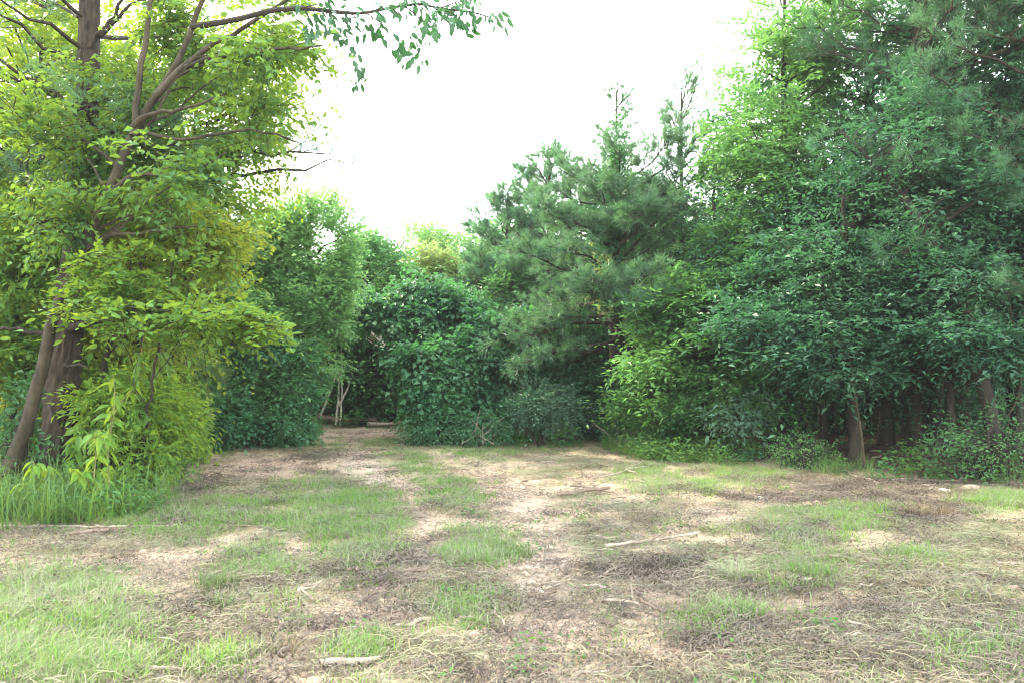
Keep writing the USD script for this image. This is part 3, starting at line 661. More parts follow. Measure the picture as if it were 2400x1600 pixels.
vine_mass('climbing_vine', 'leafy vine climbing the trunk of the tall centre pine', [EL(1416, 400, 17, 75, 16.9, .16), EL(1408, 500, 38, 36, 16.8, .3), EL(1416, 330, 9, 50, 17.1, .08), EL(1405, 560, 24, 40, 16.8, .2), EL(1425, 930, 22, 90, 16.8, .18)], 'vine', 1100, .085, 87, .8, .2, 2.5, 'vine')
vine_mass('climbing_vine', 'yellowing vine leaves low in the tall centre pine', [EL(1400, 640, 40, 60, 16.4, .3), EL(1365, 560, 22, 30, 16.4, .2)], 'autumn', 60, .085, 88, .8, .2, 2.5, 'vine')

# ------------------------------------------------------------------ RIGHT: the tall edge of the wood
right_trees = [
    ('layered_tree', 'bright layered tree reaching left at the front of the right wood', straight(1640, 15.6, 5.2, .11), [EL(1560, 720, 120, 60, 15.0, .9), EL(1480, 800, 75, 50, 14.6, .6), EL(1620, 830, 160, 65, 14.8, .9), EL(1700, 720, 140, 90, 15.2, 1), EL(1560, 910, 130, 50, 15, .7), EL(1640, 620, 120, 70, 15.4, .9), EL(1740, 890, 120, 50, 14.8, .8)], 'right_light', 2900, .125, 101),
    ('tall_broadleaf_tree', 'tallest light green tree standing out against the white sky at right', straight(1800, 16, 9.6, .14), [EL(1810, 180, 140, 200, 15.8, 1.2), EL(1740, 330, 130, 110, 15.4, 1.1), EL(1690, 450, 110, 90, 15.2, .9), EL(1910, 60, 160, 170, 16, 1.2), EL(1860, 420, 170, 130, 15.5, 1.1), EL(1720, 560, 110, 80, 15.4, .9)], 'right_light', 2900, .125, 102),
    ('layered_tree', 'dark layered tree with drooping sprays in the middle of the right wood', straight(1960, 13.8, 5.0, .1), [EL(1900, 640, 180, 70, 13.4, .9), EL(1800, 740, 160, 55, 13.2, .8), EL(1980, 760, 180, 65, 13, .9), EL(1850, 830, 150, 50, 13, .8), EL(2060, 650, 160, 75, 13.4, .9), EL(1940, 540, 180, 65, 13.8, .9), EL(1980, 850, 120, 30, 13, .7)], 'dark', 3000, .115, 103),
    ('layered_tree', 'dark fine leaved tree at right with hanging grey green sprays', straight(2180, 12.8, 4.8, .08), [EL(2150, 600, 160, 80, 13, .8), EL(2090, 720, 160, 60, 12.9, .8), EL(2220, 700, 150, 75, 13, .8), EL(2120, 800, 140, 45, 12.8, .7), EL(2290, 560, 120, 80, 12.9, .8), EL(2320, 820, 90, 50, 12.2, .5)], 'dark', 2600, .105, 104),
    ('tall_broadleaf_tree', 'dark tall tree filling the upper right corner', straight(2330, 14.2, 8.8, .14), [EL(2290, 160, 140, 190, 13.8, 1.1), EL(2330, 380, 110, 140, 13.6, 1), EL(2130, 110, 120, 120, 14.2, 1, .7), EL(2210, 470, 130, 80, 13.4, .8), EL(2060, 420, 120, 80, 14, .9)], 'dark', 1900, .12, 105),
    ('layered_tree', 'low tree with green sprays right of the tall centre pine', straight(1530, 16.6, 3.8, .08), [EL(1490, 930, 65, 65, 15.8, .6), EL(1560, 960, 80, 50, 15.4, .6), EL(1640, 960, 90, 55, 15, .6)], 'right_light', 1000, .12, 106),
]
for k, (nm, lab, tr, ells, lm, n, ll, sd) in enumerate(right_trees):
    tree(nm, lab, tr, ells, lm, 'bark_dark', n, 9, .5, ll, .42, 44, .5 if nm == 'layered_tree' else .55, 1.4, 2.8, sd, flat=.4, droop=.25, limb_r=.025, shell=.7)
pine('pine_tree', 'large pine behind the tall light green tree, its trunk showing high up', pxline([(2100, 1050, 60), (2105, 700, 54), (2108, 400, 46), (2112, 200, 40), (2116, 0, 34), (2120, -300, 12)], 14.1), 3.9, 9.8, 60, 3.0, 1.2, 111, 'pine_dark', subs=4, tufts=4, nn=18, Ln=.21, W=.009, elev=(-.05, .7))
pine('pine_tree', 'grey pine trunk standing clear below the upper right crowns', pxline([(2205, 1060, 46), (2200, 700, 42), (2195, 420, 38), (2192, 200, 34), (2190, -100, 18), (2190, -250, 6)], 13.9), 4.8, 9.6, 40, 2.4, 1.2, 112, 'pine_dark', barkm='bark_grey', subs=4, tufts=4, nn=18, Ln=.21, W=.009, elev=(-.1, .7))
pine('pine_tree', 'pine with a dark tufted bough across the middle of the right wood', pxline([(2010, 1060, 40), (2005, 700, 34), (2000, 400, 28), (1995, 100, 20), (1990, -100, 6)], 16.8), 3.6, 9.2, 44, 2.2, 1.1, 113, 'pine', subs=6, tufts=4, nn=20, Ln=.21, W=.009, elev=(-.05, .6))
pine('pine_tree', 'pine with shaggy boughs cut by the right picture edge', pxline([(2400, 1070, 56), (2390, 700, 50), (2385, 400, 42), (2380, 0, 30), (2380, -200, 10)], 12.4), 2.8, 8.0, 40, 2.0, 1.1, 114, 'pine', subs=6, tufts=4, nn=22, W=.007, elev=(-.15, .5))
t5 = pxline([(2292, 1085, 38), (2275, 960, 34), (2250, 850, 31), (2225, 740, 29), (2190, 660, 26), (2150, 570, 23), (2090, 470, 18), (2010, 380, 13), (1930, 300, 7)], 11.6, 12.8)
tree('leaning_tree', 'dark bare trunk leaning left at the right of the picture', t5, [EL(2080, 330, 140, 110, 13, .9), EL(2180, 450, 120, 70, 12.2, .7), EL(2230, 620, 80, 40, 11.7, .4), EL(2190, 760, 110, 25, 11.7, .4), EL(2290, 800, 80, 25, 11.5, .4)], 'dark', 'bark_dark', 1300, 9, .45, .1, .45, 40, .47, 1.6, 2, 115, limb_r=.022)

# trunks that stand in the dark below the right crowns
for k, (px, py, w, lean, lab) in enumerate([(1962, 1072, 44, -.05, 'thick black trunk left of the pair of dark trunks'), (2035, 1052, 50, .0, 'broad black trunk in the deep shade of the right wood'), (2150, 1062, 46, .05, 'black trunk just left of the leaning trunk'),
                                            (1775, 1040, 26, -.05, 'slim dark trunk at the left end of the dark opening'), (1680, 1040, 20, .1, 'thin dark trunk behind the pale grey spray'), (1890, 1045, 22, .0, 'slender trunk beside a forked sapling in shade'),
                                            (2332, 1075, 40, .05, 'grey brown trunk right of the leaning trunk')]):
    x, y = ground_at(px, py)
    r = .34 * w / FPX * y
    z0 = gz1(x, y) - .1
    pts = np.array([[x, y, z0, r * 1.15], [x, y, z0 + .3, r], [x + lean, y, z0 + 2, r * .9], [x + lean * 2, y + .1, z0 + 3.4, r * .6], [x + lean * 3, y + .1, z0 + 4.6, r * .2]])
    top = np.array([x + lean * 2.5, y + .1, z0 + 3.9])
    tree('shaded_trunk', lab, pts, [(top[0], top[1], top[2], 1.2, 1.2, 1.3, 1)], 'dark', 'bark_dark', 350, 9, .5, .08, .5, 14, .42, 1.6, 1.6, 120 + k, cat='tree trunk')
for k, (rows, Y0, lab) in enumerate([([(1985, 1075, 10), (1975, 980, 8), (1958, 880, 6), (1950, 800, 3)], 12.6, 'thin leaning sapling stem beside the thick black trunk'),
                                     ([(2310, 960, 4), (2340, 900, 5), (2345, 830, 5), (2325, 740, 4), (2310, 640, 3), (2290, 540, 2)], 12.0, 'bent bare vine stem looping beside the leaning trunk')]):
    q = resample(pxline(rows, Y0), 14)
    root = q[0, :3].copy()
    p = thing('bare_stem', lab, 'stem', root)
    obj('stem', tube(q[:, :3] - root, q[:, 3], 6), M['bark_grey'], p, smooth=50)

vine_mass('pale_spray', 'pale grey leaved spray hanging in the dark wood edge', [EL(1680, 955, 55, 22, 14.0, .3), EL(1730, 925, 25, 18, 14.0, .2)], 'grey', 150, .11, 131, .5, .3, 3, 'branch', hang=.3)
vine_mass('tangled_shrub', 'tangled twiggy shrub at the foot of the leaning trunk', [EL(2270, 1010, 90, 60, 11.4, .5), EL(2330, 960, 50, 50, 11.4, .4), EL(2180, 1040, 60, 40, 11.6, .4)], 'mid', 420, .06, 132, .55, .4, 2.5, 'shrub', stems=60, hang=0)
vine_mass('olive_bush', 'olive green wispy bush at the edge of the right wood', [EL(1840, 1050, 55, 45, 12.9, .4)], 'pale', 420, .04, 133, .4, .3, 3, 'bush', stems=40, hang=-.3, nl=8)

# ------------------------------------------------------------------ the wood behind: copies of a few trees
rngw = np.random.default_rng(900)
def proto_tree(seed, x, y, leafm, low, k=1.0):
    z0 = gz1(x, y) - .05
    h = 8.5 * k
    tr = np.array([[x, y, z0, .14], [x + .1, y, z0 + 3 * k, .11], [x - .1, y, z0 + 6 * k, .08], [x, y, z0 + h * .92, .02]])
    ells = [(x, y, z0 + 6.4, 1.7, 1.7, 1.8, 1), (x + .8, y + .3, z0 + 4.6, 1.4, 1.4, 1.0, .8), (x - .9, y - .2, z0 + 4.2, 1.3, 1.3, 1.0, .8)]
    if low:
        ells += [(x + .2, y, z0 + 2.2, 1.4, 1.4, 1.2, 1), (x - .3, y - .2, z0 + .9, 1.1, 1.1, .7, .7)]
    ells = [(x + (e[0] - x) * k, y + (e[1] - y) * k, z0 + (e[2] - z0) * k, e[3] * k, e[4] * k, e[5] * k, e[6]) for e in ells]
    return tree('woodland_tree', 'background woodland tree', tr, ells, leafm, 'bark_dark', 2200, 9, .6, .13, .6, 26, .41, 1.4, 1.6, seed, group='trees of the wood behind')
def proto_pine(seed, x, y):
    z0 = gz1(x, y) - .05
    tr = np.array([[x, y, z0, .17], [x, y, z0 + 4, .14], [x + .1, y, z0 + 8, .08], [x, y, z0 + 10.5, .02]])
    return pine('woodland_pine', 'background woodland pine', tr, 3.5, 10.3, 44, 2.2, .7, seed, 'pine_dark', subs=6, tufts=4, nn=18, Ln=.24, W=.014, group='pines of the wood behind')

pr = [proto_tree(201, 6.3, 17.5, 'dark', True), proto_tree(202, 8.6, 15.2, 'dark', False), proto_tree(203, -8.5, 15.5, 'bright', True), proto_pine(204, 9.8, 13.6), proto_tree(205, -2.2, 29.0, 'mid', True, .62)]
tag(stage.GetPrimAtPath(pr[0]), 'dark leafy woodland tree in the second row of the right wood')
tag(stage.GetPrimAtPath(pr[1]), 'dark woodland tree standing deep in the right wood')
tag(stage.GetPrimAtPath(pr[2]), 'bright woodland tree behind the left edge trees')
tag(stage.GetPrimAtPath(pr[3]), 'dark woodland pine deep in the right wood')
tag(stage.GetPrimAtPath(pr[4]), 'green woodland tree beyond the end of the path')
def scatter(n, box, keep, mind, seed):
    r = np.random.default_rng(seed); out = []
    for _ in range(n * 60):
        x, y = r.uniform(box[0], box[1]), r.uniform(box[2], box[3])
        if keep(x, y) and all((x - a) ** 2 + (y - b) ** 2 > mind ** 2 for a, b, *_ in out):
            out.append((x, y, r.uniform(0, 360), r.uniform(.85, 1.2)))
            if len(out) >= n:
                break
    return out
RW = lambda x, y: x > 17.2 * .36 - (y - 13) * .45 and x > 2.4 and y > 14.0 and x / y > .16
places = [(x, y, a, s * (.72 if x / y > .33 else .55)) for x, y, a, s in scatter(26, (2.5, 20, 13.5, 24), RW, 1.8, 301)]
copies(pr[0], [p for i, p in enumerate(places) if i % 3 == 0], 'dark leafy tree among the crowded shade of the right wood', 'leafy trees inside the right wood')
copies(pr[1], [p for i, p in enumerate(places) if i % 3 == 1], 'dark tree with a clear lower trunk inside the right wood', 'clear trunked trees inside the right wood')
copies(pr[3], [p for i, p in enumerate(places) if i % 3 == 2], 'dark pine among the crowded shade of the right wood', 'pines inside the right wood')
LW = lambda x, y: x / y < -.46 and y > 10.5 and x < -8.0
places = scatter(16, (-24, -8, 13, 30), LW, 2.4, 302)
copies(pr[2], [(x, y, a, s * .8) for x, y, a, s in places], 'bright leafy tree in the wood beyond the left edge', 'leafy trees in the left wood')

# what lies deeper reads as one mass of trees
def wood_mass(name, label, spots, seed):
    r = np.random.default_rng(seed)
    path = '/World/' + numbered('/World', name)
    pi = UsdGeom.PointInstancer.Define(stage, path)
    tag(pi, label, 'wood', None, 'stuff')
    protos = []
    for k in range(3):
        q = np.random.default_rng(seed + k)
        ells = [(0, 0, 5.6, 1.8, 1.8, 1.7, 1), (.9, .2, 3.6, 1.5, 1.4, 1.3, .9), (-.8, -.3, 3.2, 1.5, 1.5, 1.2, .9), (.1, .1, 1.5, 1.7, 1.6, 1.2, 1), (q.normal(0, .5), 0, 7.0, .9, .9, .9, .4)]
        o, out = ell_points(q, ells, 1500, .4, 1.2, 1.4, .55, seed + k)
        az = q.uniform(0, 2 * np.pi, len(o))
        d = np.stack([np.cos(az), np.sin(az), q.normal(.05, .3, len(o))], 1) * .6 + out * .7
        mesh, _ = twig_leaves(q, o, d, 8, .65, .17, .6, .25, .6)
        v = UsdGeom.Xform.Define(stage, f'{path}/variety_{k:03d}')
        usdkit.mesh(stage, f'{path}/variety_{k:03d}/crown', mesh, M[('dark', 'mid', 'dark')[k] if seed == 311 else ('mid', 'pale', 'mid')[k]])
        usdkit.mesh(stage, f'{path}/variety_{k:03d}/trunk', tube([[0, 0, -.2], [.1, 0, 3], [0, 0, 7]], [.13, .1, .03], 7), M['bark_dark'])
        protos.append(v.GetPath())
    pi.CreatePrototypesRel().SetTargets(protos)
    P = np.array(spots)
    pi.CreatePositionsAttr(Vt.Vec3fArray.FromNumpy(np.column_stack([P[:, 0], P[:, 1], gz(P[:, 0], P[:, 1]) - .1]).astype(np.float32)))
    pi.CreateOrientationsAttr(Vt.QuathArray([Gf.Quath(math.cos(math.radians(a) / 2), 0, 0, math.sin(math.radians(a) / 2)) for a in P[:, 2]]))
    pi.CreateScalesAttr(Vt.Vec3fArray.FromNumpy(np.repeat(P[:, 3:4], 3, 1).astype(np.float32)))
    pi.CreateProtoIndicesAttr(Vt.IntArray.FromNumpy(r.integers(0, 3, len(P)).astype(np.int32)))
DW = lambda x, y: x / y > .13 and y > 19 and x > 2.5
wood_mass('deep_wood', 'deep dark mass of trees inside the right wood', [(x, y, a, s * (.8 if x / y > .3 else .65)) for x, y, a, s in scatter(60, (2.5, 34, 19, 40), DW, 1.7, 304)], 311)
far_h = lambda x, y: .62 if x / y < -.02 else .85
CW = lambda x, y: (y > 26 + 3 * (abs(x + 2.5) < 1.8)) and abs(x / y) < .62
wood_mass('far_wood', 'distant green wood closing the view beyond the path', [(x, y, a, s * far_h(x, y)) for x, y, a, s in scatter(100, (-26, 14, 26, 48), CW, 1.7, 303)], 321)
CW2 = lambda x, y: abs(x / y + .09) > .05 and -.5 < x / y < .3
copies(pr[4], [(x, y, a, s * .97) for x, y, a, s in scatter(10, (-9, 5, 21, 27), CW2, 1.7, 305)], 'green tree in the second row of the wood either side of the path', 'trees in the second row beside the path')

# ------------------------------------------------------------------ the fallen logs and the bare stems at the path
def rod(name, label, cat, p, r, mat, seed=0, sides=8, knots=0, group=None, stubs=(), lift=0.0):
    rng = np.random.default_rng(seed)
    p = np.asarray(p, float); q = resample(p, 16)
    ln = np.linalg.norm(q[-1] - q[0])
    q[1:-1] += rng.normal(0, .004, (14, 3)) * min(ln, 1.5)
    r = np.interp(np.linspace(0, 1, 16), np.linspace(0, 1, len(r)), r) * rng.uniform(.9, 1.1, 16)
    if cat == 'log':
        q[:, 2] = gz(q[:, 0], q[:, 1]) + r + .03 + lift
    root = q[0].copy()
    path = thing(name, label, cat, root, group)
    obj('stem', tube(q - root, r, sides), M[mat], path, smooth=45)
    for t, az, l in stubs:
        i = int(t * 15)
        d = unit(unit(q[min(i + 1, 15)] - q[i]) * .5 + np.array([math.cos(az), math.sin(az), .55]))
        s = np.array([q[i], q[i] + d * l * .6, q[i] + d * l + [0, 0, -.03 * l]])
        obj('side_twig', tube(s - root, [r[i] * .6, r[i] * .4, r[i] * .15], 5), M[mat], path, smooth=45)
    return path
A = at
rod('fallen_log', 'long straight grey log lying across the end of the path', 'log', [A(725, 974, 22.5), A(800, 973, 22.6), A(866, 972, 22.7)], [.075, .07, .06], 'wood_brown', 1, lift=.1)
rod('fallen_log', 'slanting thinner log on the bank right of the straight log', 'log', [A(845, 985, 21.8), A(890, 974, 22.2), A(936, 965, 22.8)], [.055, .05, .045], 'wood_dead', 2, lift=.06)
for k, (a_, b_, lab) in enumerate([((722, 955), (772, 815), 'pale dead stem leaning right beside the path tree'), ((768, 975), (770, 800), 'upright pale dead stem beside the path tree'), ((757, 975), (765, 840), 'thin upright dead stem left of its taller twin'), ((765, 930), (795, 860), 'short dead stem leaning right above the fallen log')]):
    rod('dead_sapling', lab, 'dead tree', [A(a_[0] + 14, a_[1], 22.5), A((a_[0] + b_[0]) / 2 + 17, (a_[1] + b_[1]) / 2, 22.5), A(b_[0] + 14, b_[1], 22.5)], [.032, .027, .015], "wood_pale", 10 + k)
def dead_branch():
    rng = np.random.default_rng(5)
    p = A(890, 800, 22.5)
    path = thing('dead_branch', 'bare grey branch fanning out above the path gap', 'branch', p)
    for e in [(830, 735), (840, 750), (855, 730), (822, 760), (850, 770), (868, 740), (835, 775)]:
        q = resample([p, (p + A(*e, 22.3)) / 2 + rng.normal(0, .05, 3), A(*e, 22.3)], 7)
        obj('twig', tube(q - p, np.linspace(.03, .010, 7), 5), M['wood_pale'], path, smooth=45)
dead_branch()
rngt = np.random.default_rng(17)
for nm, lab, c, n, mt in (('brush_heap', 'grey bare twigs leaning out of the bush by the vine curtain', (1090, 1012, 16.6), 9, 'wood_dead'), ('brush_heap', 'bundle of grey dead stems at the foot of the tall centre pine', (1425, 1035, 16.2), 16, 'wood_dead'),
                           ('brush_heap', 'brown heap of torn roots on the bank by the logs', (860, 970, 23), 14, 'wood_brown')):
    p = A(*c); path = thing(nm, lab, 'brush', p)
    for k in range(n):
        e = p + np.array([rngt.normal(0, .35), rngt.normal(0, .25), rngt.uniform(.05, .75)])
        s = p + np.array([rngt.normal(0, .2), rngt.normal(0, .15), -.03])
        q = resample([s, (s + e) / 2 + rngt.normal(0, .06, 3), e], 6)
        obj('twig', tube(q - p, np.linspace(.012, .004, 6), 4), M[mt], path)

# ------------------------------------------------------------------ the large-leaved weeds at the left
def big_weed(px, py, hpx, lab, seed, n=16, leaf_px=62, lean=0.0):
    rng = np.random.default_rng(seed)
    x, y = ground_at(px, py)
    h = hpx / FPX * y
    r0 = np.array([x, y, gz1(x, y) - .03])
    path = thing('large_leaved_weed', lab, 'weed', r0)
    top = np.array([lean * h, rng.normal(0, .05), h])
    q = resample([np.zeros(3), np.array([lean * h * .3 + rng.normal(0, .03), 0, h * .4]), np.array([lean * h * .6, .02, h * .75]), top], 14)
    obj('stem', tube(q, np.linspace(.014, .005, 14), 6), M['stem'], path, smooth=50)
    stems = []
    for b in range(3):
        i = rng.integers(4, 10); az = rng.uniform(0, 2 * np.pi); l = h * rng.uniform(.2, .4)
        e = q[i] + np.array([math.cos(az) * .6, math.sin(az) * .6, .7]) * l
        s = resample([q[i], (q[i] + e) / 2 + [0, 0, .04], e], 6)
        stems.append(s)
        obj('side_stem', tube(s, np.linspace(.008, .003, 6), 5), M['stem'], path, smooth=50)
    for k in range(n):
        if k % 5 < 3:
            u = rng.uniform(.15, 1.0); o = np.array([np.interp(u, np.linspace(0, 1, 14), q[:, m]) for m in range(3)])
        else:
            s = stems[k % 3]; o = s[rng.integers(2, 6)]
        az = rng.uniform(0, 2 * np.pi)
        d = np.array([math.cos(az), math.sin(az), rng.uniform(-1.1, .15)])
        Ln = leaf_px / FPX * y * rng.uniform(.55, 1.2)
        nn = unit(np.array([0, 0, 1.0]) + rng.normal(0, .45, 3))
        t = np.linspace(0, 1, 6)
        w = np.array([.04, .75, 1.0, .85, .45, .02]) * Ln * .23
        du = unit(d); sd = unit(np.cross(du, nn)); nn = np.cross(sd, du)
        c = o + du * (Ln * (t + .12))[:, None] - np.array([0, 0, 1.0]) * (Ln * .45 * t ** 2)[:, None]
        v = np.concatenate([c + sd * w[:, None] + nn * (w * .35)[:, None], c, c - sd * w[:, None] + nn * (w * .35)[:, None]])
        f = []
        for i in range(5):
            for a0, b0 in ((0, 6), (6, 12)):
                f += [[a0 + i, b0 + i, b0 + i + 1], [a0 + i, b0 + i + 1, a0 + i + 1]]
        obj('leaf', (v, np.array(f)), M['poke'], path, smooth=True)
WE = [(258, 1160, 300, 'tall large-leaved weed with long drooping leaves right of the pine trunk', .02), (212, 1185, 190, 'weed with broad leaves close in front of the pine trunk', .05), (300, 1125, 330, 'tall yellow green weed between pine trunk and mown ground', .08),
      (340, 1100, 300, 'weed with hanging leaves behind the tallest large-leaved weed', .1), (385, 1085, 260, 'leaning weed stem near the sunlit straw', .16), (420, 1068, 200, 'reddish stemmed weed at the corner of the verge', .15), (455, 1055, 170, 'outermost weed with drooping yellow leaves over the mown ground', .12),
      (180, 1140, 160, 'low broad weed at the right foot of the pine', .0), (90, 1180, 120, 'low weed between the leaning trunk and the pine', -.1), (320, 1060, 260, 'backlit weed in the second row right of the pine', .0), (370, 1050, 240, 'backlit weed in the second row above the straw', .05),
      (240, 1090, 330, 'tall backlit weed just right of the pine bark', .0), (430, 1040, 190, 'farthest weed of the left verge', .1)]
for k, (px, py, hp, lab, ln) in enumerate(WE):
    big_weed(px, py, hp, lab, 400 + k, 64, 33 if py > 1080 else 29, ln)

# ------------------------------------------------------------------ sticks, stones and clumps on the mown ground
def stick(name, label, p0, p1, w, mat='wood_dead', seed=0, bow=0.02, stubs=(), group=None, lift=0.0):
    a_, b_ = ground_at(*p0), ground_at(*p1)
    r = .5 * w / FPX * (a_[1] + b_[1]) / 2
    n = 5
    t = np.linspace(0, 1, n)
    rng = np.random.default_rng(seed)
    xy = a_[None] * (1 - t[:, None]) + b_[None] * t[:, None] + rng.normal(0, bow, (n, 2)) * (t * (1 - t) * 4)[:, None]
    z = gz(xy[:, 0], xy[:, 1]) + r + .03 + lift * t
    rod(name, label, 'stick', np.column_stack([xy, z]), [r, r, r * .9, r * .7], mat, seed, 7, group=group, stubs=stubs)
ST = [((160, 1238), (360, 1220), 9, 'wood_brown', 'long brown stick in front of the left verge', ((.6, 1.2, .2),)), ((0, 1216), (230, 1222), 6, 'wood_dead', 'pale straight stick along the foot of the left grass', ()), ((220, 1222), (420, 1215), 6, 'wood_dead', 'thin pale stick beyond the long brown one', ()),
      ((735, 1531), (872, 1520), 16, 'wood_dead', 'short thick pale stick at the bottom of the clearing', ()), ((910, 1444), (990, 1424), 9, 'wood_dead', 'slender pale stick right of the dark grass tuft', ()), ((1280, 1143), (1400, 1132), 11, 'wood_brown', 'curved brown branch on the mown ground at centre', ((.1, 2.2, .12),)),
      ((1310, 1122), (1410, 1138), 4, 'wood_brown', 'thin brown twig behind the curved branch', ((.5, .5, .25),)), ((1380, 1105), (1500, 1075), 4, 'wood_dead', 'long thin twig pointing at the right wood', ((.4, .2, .4),)), ((1390, 1262), (1605, 1232), 8, 'wood_dead', 'long pale stick right of the bare wheel track', ((.5, -1.6, .25),)),
      ((1370, 1330), (1450, 1290), 5, 'wood_dead', 'pale stick beside the heap of dry grass', ()), ((1505, 1330), (1560, 1360), 6, 'wood_dead', 'short stick on the bare soil at right', ()), ((1930, 1083), (2010, 1112), 4, 'wood_dead', 'white thin stick at the edge of the dark soil', ()),
      ((2050, 1108), (2105, 1098), 6, 'wood_dead', 'pale flat stick at the edge of the right wood', ()), ((2105, 1105), (2350, 1118), 5, 'wood_brown', 'long dark branch along the right wood edge', ((.4, 1, .3), (.7, 2, .3))), ((1450, 1345), (1440, 1390), 4, 'wood_dead', 'small upright-pointing stick near the track', ()),
      ((1640, 1395), (1655, 1415), 6, 'wood_dead', 'pale wood splinter on the right soil', ()), ((1995, 1366), (2050, 1425), 5, 'wood_brown', 'dark twig standing out of the right grass', ()), ((1900, 1560), (1990, 1545), 7, 'wood_dead', 'pale stick at the bottom right of centre', ()),
      ((1130, 1380), (1160, 1440), 5, 'wood_dead', 'thin stick crossing the near wheel track', ()), ((480, 1212), (620, 1222), 4, 'wood_brown', 'thin dark twig left of the bright grass', ()), ((360, 1205), (420, 1180), 6, 'wood_dead', 'pale broken stick by the left verge corner', ()),
      ((690, 1370), (740, 1340), 7, 'wood_dead', 'pale chip-like stick in the heap of cut stems', ()), ((720, 1385), (730, 1345), 6, 'wood_dead', 'short stick crossing the heap of cut stems', ()), ((640, 1395), (700, 1385), 5, 'wood_dead', 'thin stick under the heap of cut stems', ()), ((2230, 1530), (2340, 1500), 5, 'wood_dead', 'thin stick in the bottom right corner', ())]
for k, (a_, b_, w, mt, lab, stb) in enumerate(ST):
    stick('fallen_stick', lab, a_, b_, w, mt, 500 + k, .03, stb)
rs = np.random.default_rng(55)
for k in range(90):
    px, py = rs.uniform(60, 2320), 1060 + 490 * rs.uniform(0, 1) ** 1.3
    if px < 330 and py < 1220:
        continue
    ang = rs.normal(0, .5); l = rs.uniform(25, 85) * (py - 850) / 500
    stick('small_stick', 'small dry stick lying in the mown grass', (px, py), (px + l * math.cos(ang), py + l * .35 * math.sin(ang)), rs.uniform(4, 8) * (py - 700) / 600, rs.choice(['wood_dead', 'wood_brown']), 600 + k, .02, group='small dry sticks scattered over the clearing')

def stone(px, py, w, lab, seed, mat='stone'):
    import trimesh
    x, y = ground_at(px, py); r = .5 * w / FPX * y
    m = trimesh.creation.icosphere(3, 1.0); v = np.array(m.vertices)
    v *= (0.75 + 0.5 * meshkit.fbm(v * 1.4 + seed, 3, seed))[:, None] * np.array([r, r * .8, r * .5])
    o = obj('stone', (v, np.array(m.faces)), M[mat], smooth=50, label=lab, cat='stone')
    UsdGeom.Xformable(o).AddTranslateOp().Set(Gf.Vec3d(x, y, gz1(x, y) + r * .1))
for k, s in enumerate([(1862, 1143, 24, 'flat cream stone in the middle of the dark soil'), (2168, 1128, 30, 'pale stone beside the mossy lump at right'), (1745, 1150, 26, 'small cream stone at the left of the dark soil'), (1243, 1340, 15, 'grey pebble on the pale wheel track'), (1608, 1418, 16, 'grey stone on the soil at right'), (1910, 1120, 18, 'stone at the back of the dark soil'), (2230, 1122, 46, 'mossy dark lump near the right edge')]):
    stone(s[0], s[1], s[2], s[3], 700 + k, 'clod' if k == 6 else 'stone')

# blades --------------------------------------------------------------------------------
def blades(rng, n, rad, h, w, lean=0.4, flat=0.0, gather=0.0):
    az, rr = rng.uniform(0, 2 * np.pi, n), rad * np.sqrt(rng.uniform(0, 1, n))
    p = np.stack([rr * np.cos(az), rr * np.sin(az), np.full(n, -.01)], 1)
    ld = rng.uniform(0, 2 * np.pi, n)
    hh = rng.uniform(h[0], h[1], n)
    ln = np.abs(rng.normal(lean, lean * .5, n))
    d = np.stack([np.cos(ld), np.sin(ld), np.zeros(n)], 1)
    if gather:
        d = unit(d * (1 - gather) + unit(p * [1, 1, 0] + 1e-6) * gather)
    s = np.stack([-d[:, 1], d[:, 0], np.zeros(n)], 1) * (w * rng.uniform(.6, 1.3, n))[:, None]
    def pt(t):
        return p + d * (hh * ln * t ** 1.7)[:, None] + np.array([0, 0, 1.0]) * (hh * (t - .35 * np.minimum(ln, 1.2) * t * t))[:, None]
    a0, a1, a2 = pt(0.0), pt(.55), pt(1.0)
    v = np.stack([a0 - s / 2, a0 + s / 2, a1 + s * .4, a1 - s * .4, a2], 1).reshape(-1, 3)
    f = np.array([[0, 1, 2], [0, 2, 3], [3, 2, 4]])
    return v, (f[None] + (np.arange(n) * 5)[:, None, None]).reshape(-1, 3)

def straws(rng, n, rad, l, w, z=0.03, curve=.13):
    p = np.stack([rng.normal(0, rad * .5, n), rng.normal(0, rad * .5, n), rng.uniform(.002, z, n)], 1)
    az = rng.uniform(0, 2 * np.pi, n); ll = rng.uniform(l[0], l[1], n)
    d = np.stack([np.cos(az), np.sin(az), rng.normal(0, .12, n)], 1)
    s = np.stack([-np.sin(az), np.cos(az), np.zeros(n)], 1)
    ww = (w * rng.uniform(.5, 1.4, n))[:, None]
    c = rng.normal(0, curve, n)[:, None] * ll[:, None]
    a0, a1, a2 = p - d * ll[:, None] / 2, p + s * c * .3 + np.array([0, 0, .012]), p + d * ll[:, None] / 2 + s * c * .1
    a0[:, 2] = np.maximum(a0[:, 2], .0); a2[:, 2] = np.maximum(a2[:, 2], .0)
    sv = s * ww / 2 + np.array([0, 0, .4]) * ww / 2
    v = np.stack([a0 - sv, a0 + sv, a1 + sv, a1 - sv, a2], 1).reshape(-1, 3)
    f = np.array([[0, 1, 2], [0, 2, 3], [3, 2, 4]])
    return v, (f[None] + (np.arange(n) * 5)[:, None, None]).reshape(-1, 3)

